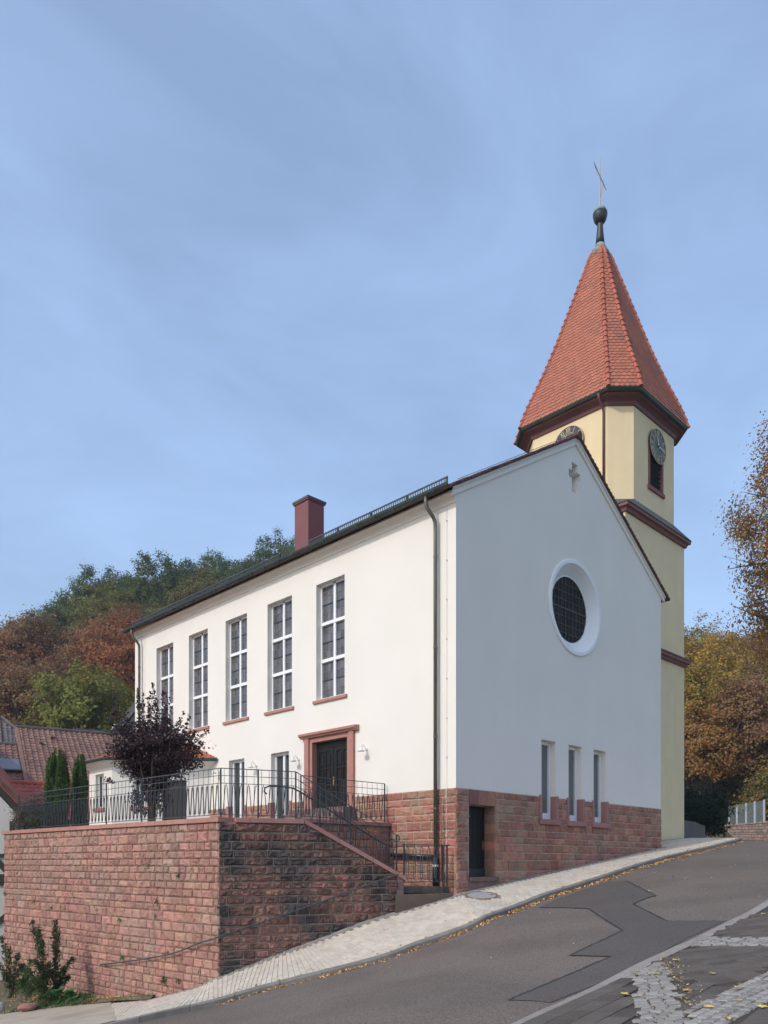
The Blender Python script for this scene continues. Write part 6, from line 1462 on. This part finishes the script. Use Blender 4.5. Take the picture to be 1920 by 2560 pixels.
# boulders and a block at the bed edge
for (px, py, dep, sx, sz, m_, lab) in ((70, 2518, 21.9, .27, .13, 'sand_left', 'tan field stone at the edge of the planting bed'), (242, 2497, 22.6, .12, .06, 'concrete', 'pale broken stone at the foot of the wall'), (2, 2516, 21.8, .12, .12, 'concrete', 'grey concrete block at the left edge of the bed')):
    c = at(px, py, dep); bm = bmesh.new(); bmesh.ops.create_icosphere(bm, subdivisions=2, radius=1)
    for v in bm.verts: k = 1 + R.uniform(-.16, .16); v.co = Vector((v.co.x * sx * k, v.co.y * sx * .7 * k, v.co.z * sz * k))
    me = bpy.data.meshes.new('field_stone'); bm.to_mesh(me); bm.free(); me.materials.append(M[m_]); o = add_obj('field_stone', me, None, c, label=lab, cat='stone')
# grass and litter in the bed
G_ = []
for k in range(1500):
    s_ = R.uniform(0, 9); w_ = R.random(); a = Vector((-6.5 - .06 * s_, 5.2 + s_, -2.9 - .05 * s_)); b = bed1.lerp(bed2, R.random()) if s_ > 2.5 else bed1; p = a.lerp(b, w_)
    p.z = -2.82 - .08 * (p.y - 5) * .9 - .02; G_.append(p + Vector((0, 0, .0)))
bed_bvh = None
for o in COL.objects:
    if o.name == 'planting_bed': bed_bvh = BVHTree.FromPolygons([tuple(v.co) for v in o.data.vertices], [tuple(p.vertices) for p in o.data.polygons])
def drop(p, bvh): h = bvh.ray_cast(Vector((p.x, p.y, 30)), Vector((0, 0, -1)))[0]; return h
gp1 = [drop(p, bed_bvh) for p in G_]; gp1 = [p for p in gp1 if p is not None]
g1 = [p + Vector((0, 0, .045)) for p in gp1 if math.sin(p.x * 3.1) + math.sin(p.y * 2.3 + 1) + R.uniform(-.8, .8) > .1]
add_obj('grass', leaves('bed_grass', np.array([tuple(p) for p in g1 for _ in range(3)]) + RN.normal(size=(len(g1) * 3, 3)) * np.array([.05, .05, .015]), .15, M['weed'], asp=.12, up=-.2, axis=np.array([0, 0, 1.0])), label='short grass tufts in the planting bed', cat='grass', kind='stuff')
g2 = [p + Vector((0, 0, .012)) for p in gp1 if R.random() < .8]
add_obj('leaf_litter', leaves('bed_litter', np.array([tuple(p) for p in g2]), .075, M['fallen'], asp=.6, up=1.5), label='dry brown leaf litter on the planting bed', cat='leaves', kind='stuff')
# weeds rooted in wall joints and along the foot of the wall
def on_left(px, py, o=0.03):
    q = ray(px, py); a_ = np.array([[q.x, -LDR.x], [q.y, -LDR.y]]); t_, s_ = np.linalg.solve(a_, np.array([PC.x - CAM.x, PC.y - CAM.y])); return at(px, py, t_ - o)
for k, (px, py, sz) in enumerate([(85, 2253, .08), (129, 2270, .07), (241, 2276, .07), (391, 2253, .11), (447, 2189, .09), (308, 2393, .11), (412, 2451, .16), (447, 2452, .10), (370, 2166, .08), (12, 2235, .10), (301, 2300, .07), (388, 2290, .06), (420, 2380, .06), (229, 2508, .14), (262, 2507, .10), (292, 2506, .10), (340, 2503, .08), (455, 2485, .12), (415, 2493, .09), (140, 2098, .05)]):
    c = on_left(px, py); n_ = 26; C = RN.normal(size=(n_, 3)) * sz * .42; C[:, 2] -= .0
    w_ = add_obj('weed', leaves('weed_tuft', C, sz * .75, M['weed'], asp=.45, up=.3), None, c, label='small green weed tuft ' + ('high in the joints of' if py < 2260 else 'near the handrail on' if py < 2420 else 'at the foot of') + ' the sunlit terrace wall', cat='weed', group='weeds on the terrace wall')
for px, py in ((609, 2407), (735, 2362)):
    c = pav_bvh.ray_cast(CAM, ray(px, py + 6).normalized(), 100)[0]
    if c is not None: c = c + Vector((0, 0, .03)); add_obj('weed', leaves('weed_tuft', RN.normal(size=(30, 3)) * np.array([.09, .05, .03]), .08, M['weed'], asp=.4), None, c, label='small green weed at the foot of the dark street wall', cat='weed', group='weeds along the street wall')

# ------------------------------------------------------------------ fallen leaves
P1 = []
for i in range(2 * SUB, 16 * SUB):
    a_, b_ = KE_[i], KE_[i + 1]; dens = 36 if 3 * SUB < i < 12 * SUB else 20; ln = (b_ - a_).length
    clump = .15 + 1.0 * abs(math.sin(i * .9) * math.sin(i * .37 + 1))
    for q in range(int(dens * ln * 5 * clump) + 1):
        p = a_.lerp(b_, R.random()); sd_ = (ST_[i] - KE_[i]); sd_.z = 0; sd_.normalize(); off = abs(R.gauss(0, .075)) + .015; p = p + sd_ * off; h = drop(p, road_bvh)
        if h is not None: P1.append(h + Vector((0, 0, .012 + R.random() * max(0, .05 - off * .3))))
for q in range(160):
    h = drop(Vector((R.uniform(-6, 14), R.uniform(-8, -2.2), 0)), road_bvh)
    if h is not None and R.random() < .25: P1.append(h + Vector((0, 0, .01)))
for q in range(420):
    s_ = R.uniform(ARC[2 * SUB], ARC[16 * SUB]); v_ = R.random(); v_ = v_ ** 2 if R.random() < .6 else 1 - v_ ** 3 * .2; P1.append(pv(s_, v_) + Vector((0, 0, .014)))
add_obj('fallen_leaves', leaves('kerb_leaves', np.array([tuple(p) for p in P1]), .062, M['fallen'], asp=.65, up=.9), label='dry orange leaves gathered along the kerb and pavement', cat='leaves', kind='stuff')
P2 = []
for q in setts + dark:
    if R.random() < (.30 if q in () else .16): c = (q[0] + q[2]) / 2; P2.append(c + Vector((R.uniform(-.1, .1), R.uniform(-.1, .1), .02)))
for q in setts:
    for _ in range(2):
        if R.random() < .45: c = q[R.randrange(4)]; P2.append(c + Vector((R.uniform(-.03, .03), R.uniform(-.03, .03), .012)))
edge_ = [on_lot(*p) for p in ((1649, 2399), (1670, 2425), (1696, 2477), (1715, 2524))]
for k in range(260):
    i = R.randrange(3); p = edge_[i].lerp(edge_[i + 1], R.random()) + RD * R.uniform(-.05, .35) * R.random() + FD * R.uniform(-.1, .1); P2.append(Vector((p.x, p.y, lot_z(p.x, p.y) + .012)))
add_obj('fallen_leaves', leaves('lot_leaves', np.array([tuple(p) for p in P2]), .034, M['straw'], asp=.4, up=1.2), label='small dry leaves and straw scattered over the paved lot', cat='leaves', kind='stuff')
# larger maple leaves, each one its own
for k, (px, py) in enumerate([(1559, 2490), (1655, 2393), (1640, 2438), (1592, 2440), (1768, 2522), (1908, 2287), (1905, 2522), (1780, 2438), (1690, 2405), (1712, 2480), (1846, 2475), (1820, 2552)]):
    c = on_lot(px, py) + Vector((0, 0, .022)); n_ = 10; a0 = R.uniform(0, 6.28); r_ = .075
    ring = [Vector((math.cos(a0 + 6.283 * i / n_), math.sin(a0 + 6.283 * i / n_), 0)) * (r_ if i % 2 == 0 else r_ * .45) * (R.uniform(.8, 1.1) if i else .3) + Vector((0, 0, R.uniform(0, .02))) for i in range(n_)]
    me = MB().add([Vector((0, 0, .005))] + ring, [(0, 1 + i, 1 + (i + 1) % n_) for i in range(n_)]).mesh('maple_leaf', M['yellow_leaf'], fix=False)
    add_obj('maple_leaf', me, None, c, label='single yellow maple leaf on the ' + ('granite setts' if inAB((c.x, c.y)) or inC((c.x, c.y)) else 'dark slabs') + ' of the paved lot', cat='leaf', group='maple leaves on the lot')

# tell same-looking neighbours apart by their order in the picture where they are few enough to count
byl = {}
for o in COL.objects:
    if o.parent is None and 'label' in o and o.name.split('.')[0] in ('hill_tree', 'wood_tree', 'bush', 'weed', 'maple_leaf'): byl.setdefault(o['label'], []).append(o)
ORD = ['leftmost', 'second from left', 'third from left', 'fourth from left', 'fifth from left', 'sixth from left', 'seventh from left', 'eighth from left', 'ninth from left', 'tenth from left', 'eleventh from left']
for lb, os_ in byl.items():
    if 1 < len(os_) <= 11:
        os_.sort(key=lambda o: pxy(o.location)[0])
        for k, o in enumerate(os_): o['label'] = lb.replace('the wooded hill', 'the hill') + ', ' + (ORD[k] if k < len(os_) - 1 or k < 2 and len(os_) > 2 else 'rightmost')

# ------------------------------------------------------------------ air between here and the hills
hz = bpy.data.materials.new('haze'); hz.use_nodes = True; t = hz.node_tree; t.nodes.remove(t.nodes['Principled BSDF'])
pvn = t.nodes.new('ShaderNodeVolumePrincipled'); pvn.inputs['Color'].default_value = (.86, .92, 1, 1); pvn.inputs['Density'].default_value = .00045; pvn.inputs['Anisotropy'].default_value = .2
t.links.new(pvn.outputs[0], t.nodes['Material Output'].inputs['Volume'])
MB().box(-605, 605, -605, 605, -12, 75).build('haze', hz, kind='stuff', label='thin autumn haze in the air over the valley', cat='haze')
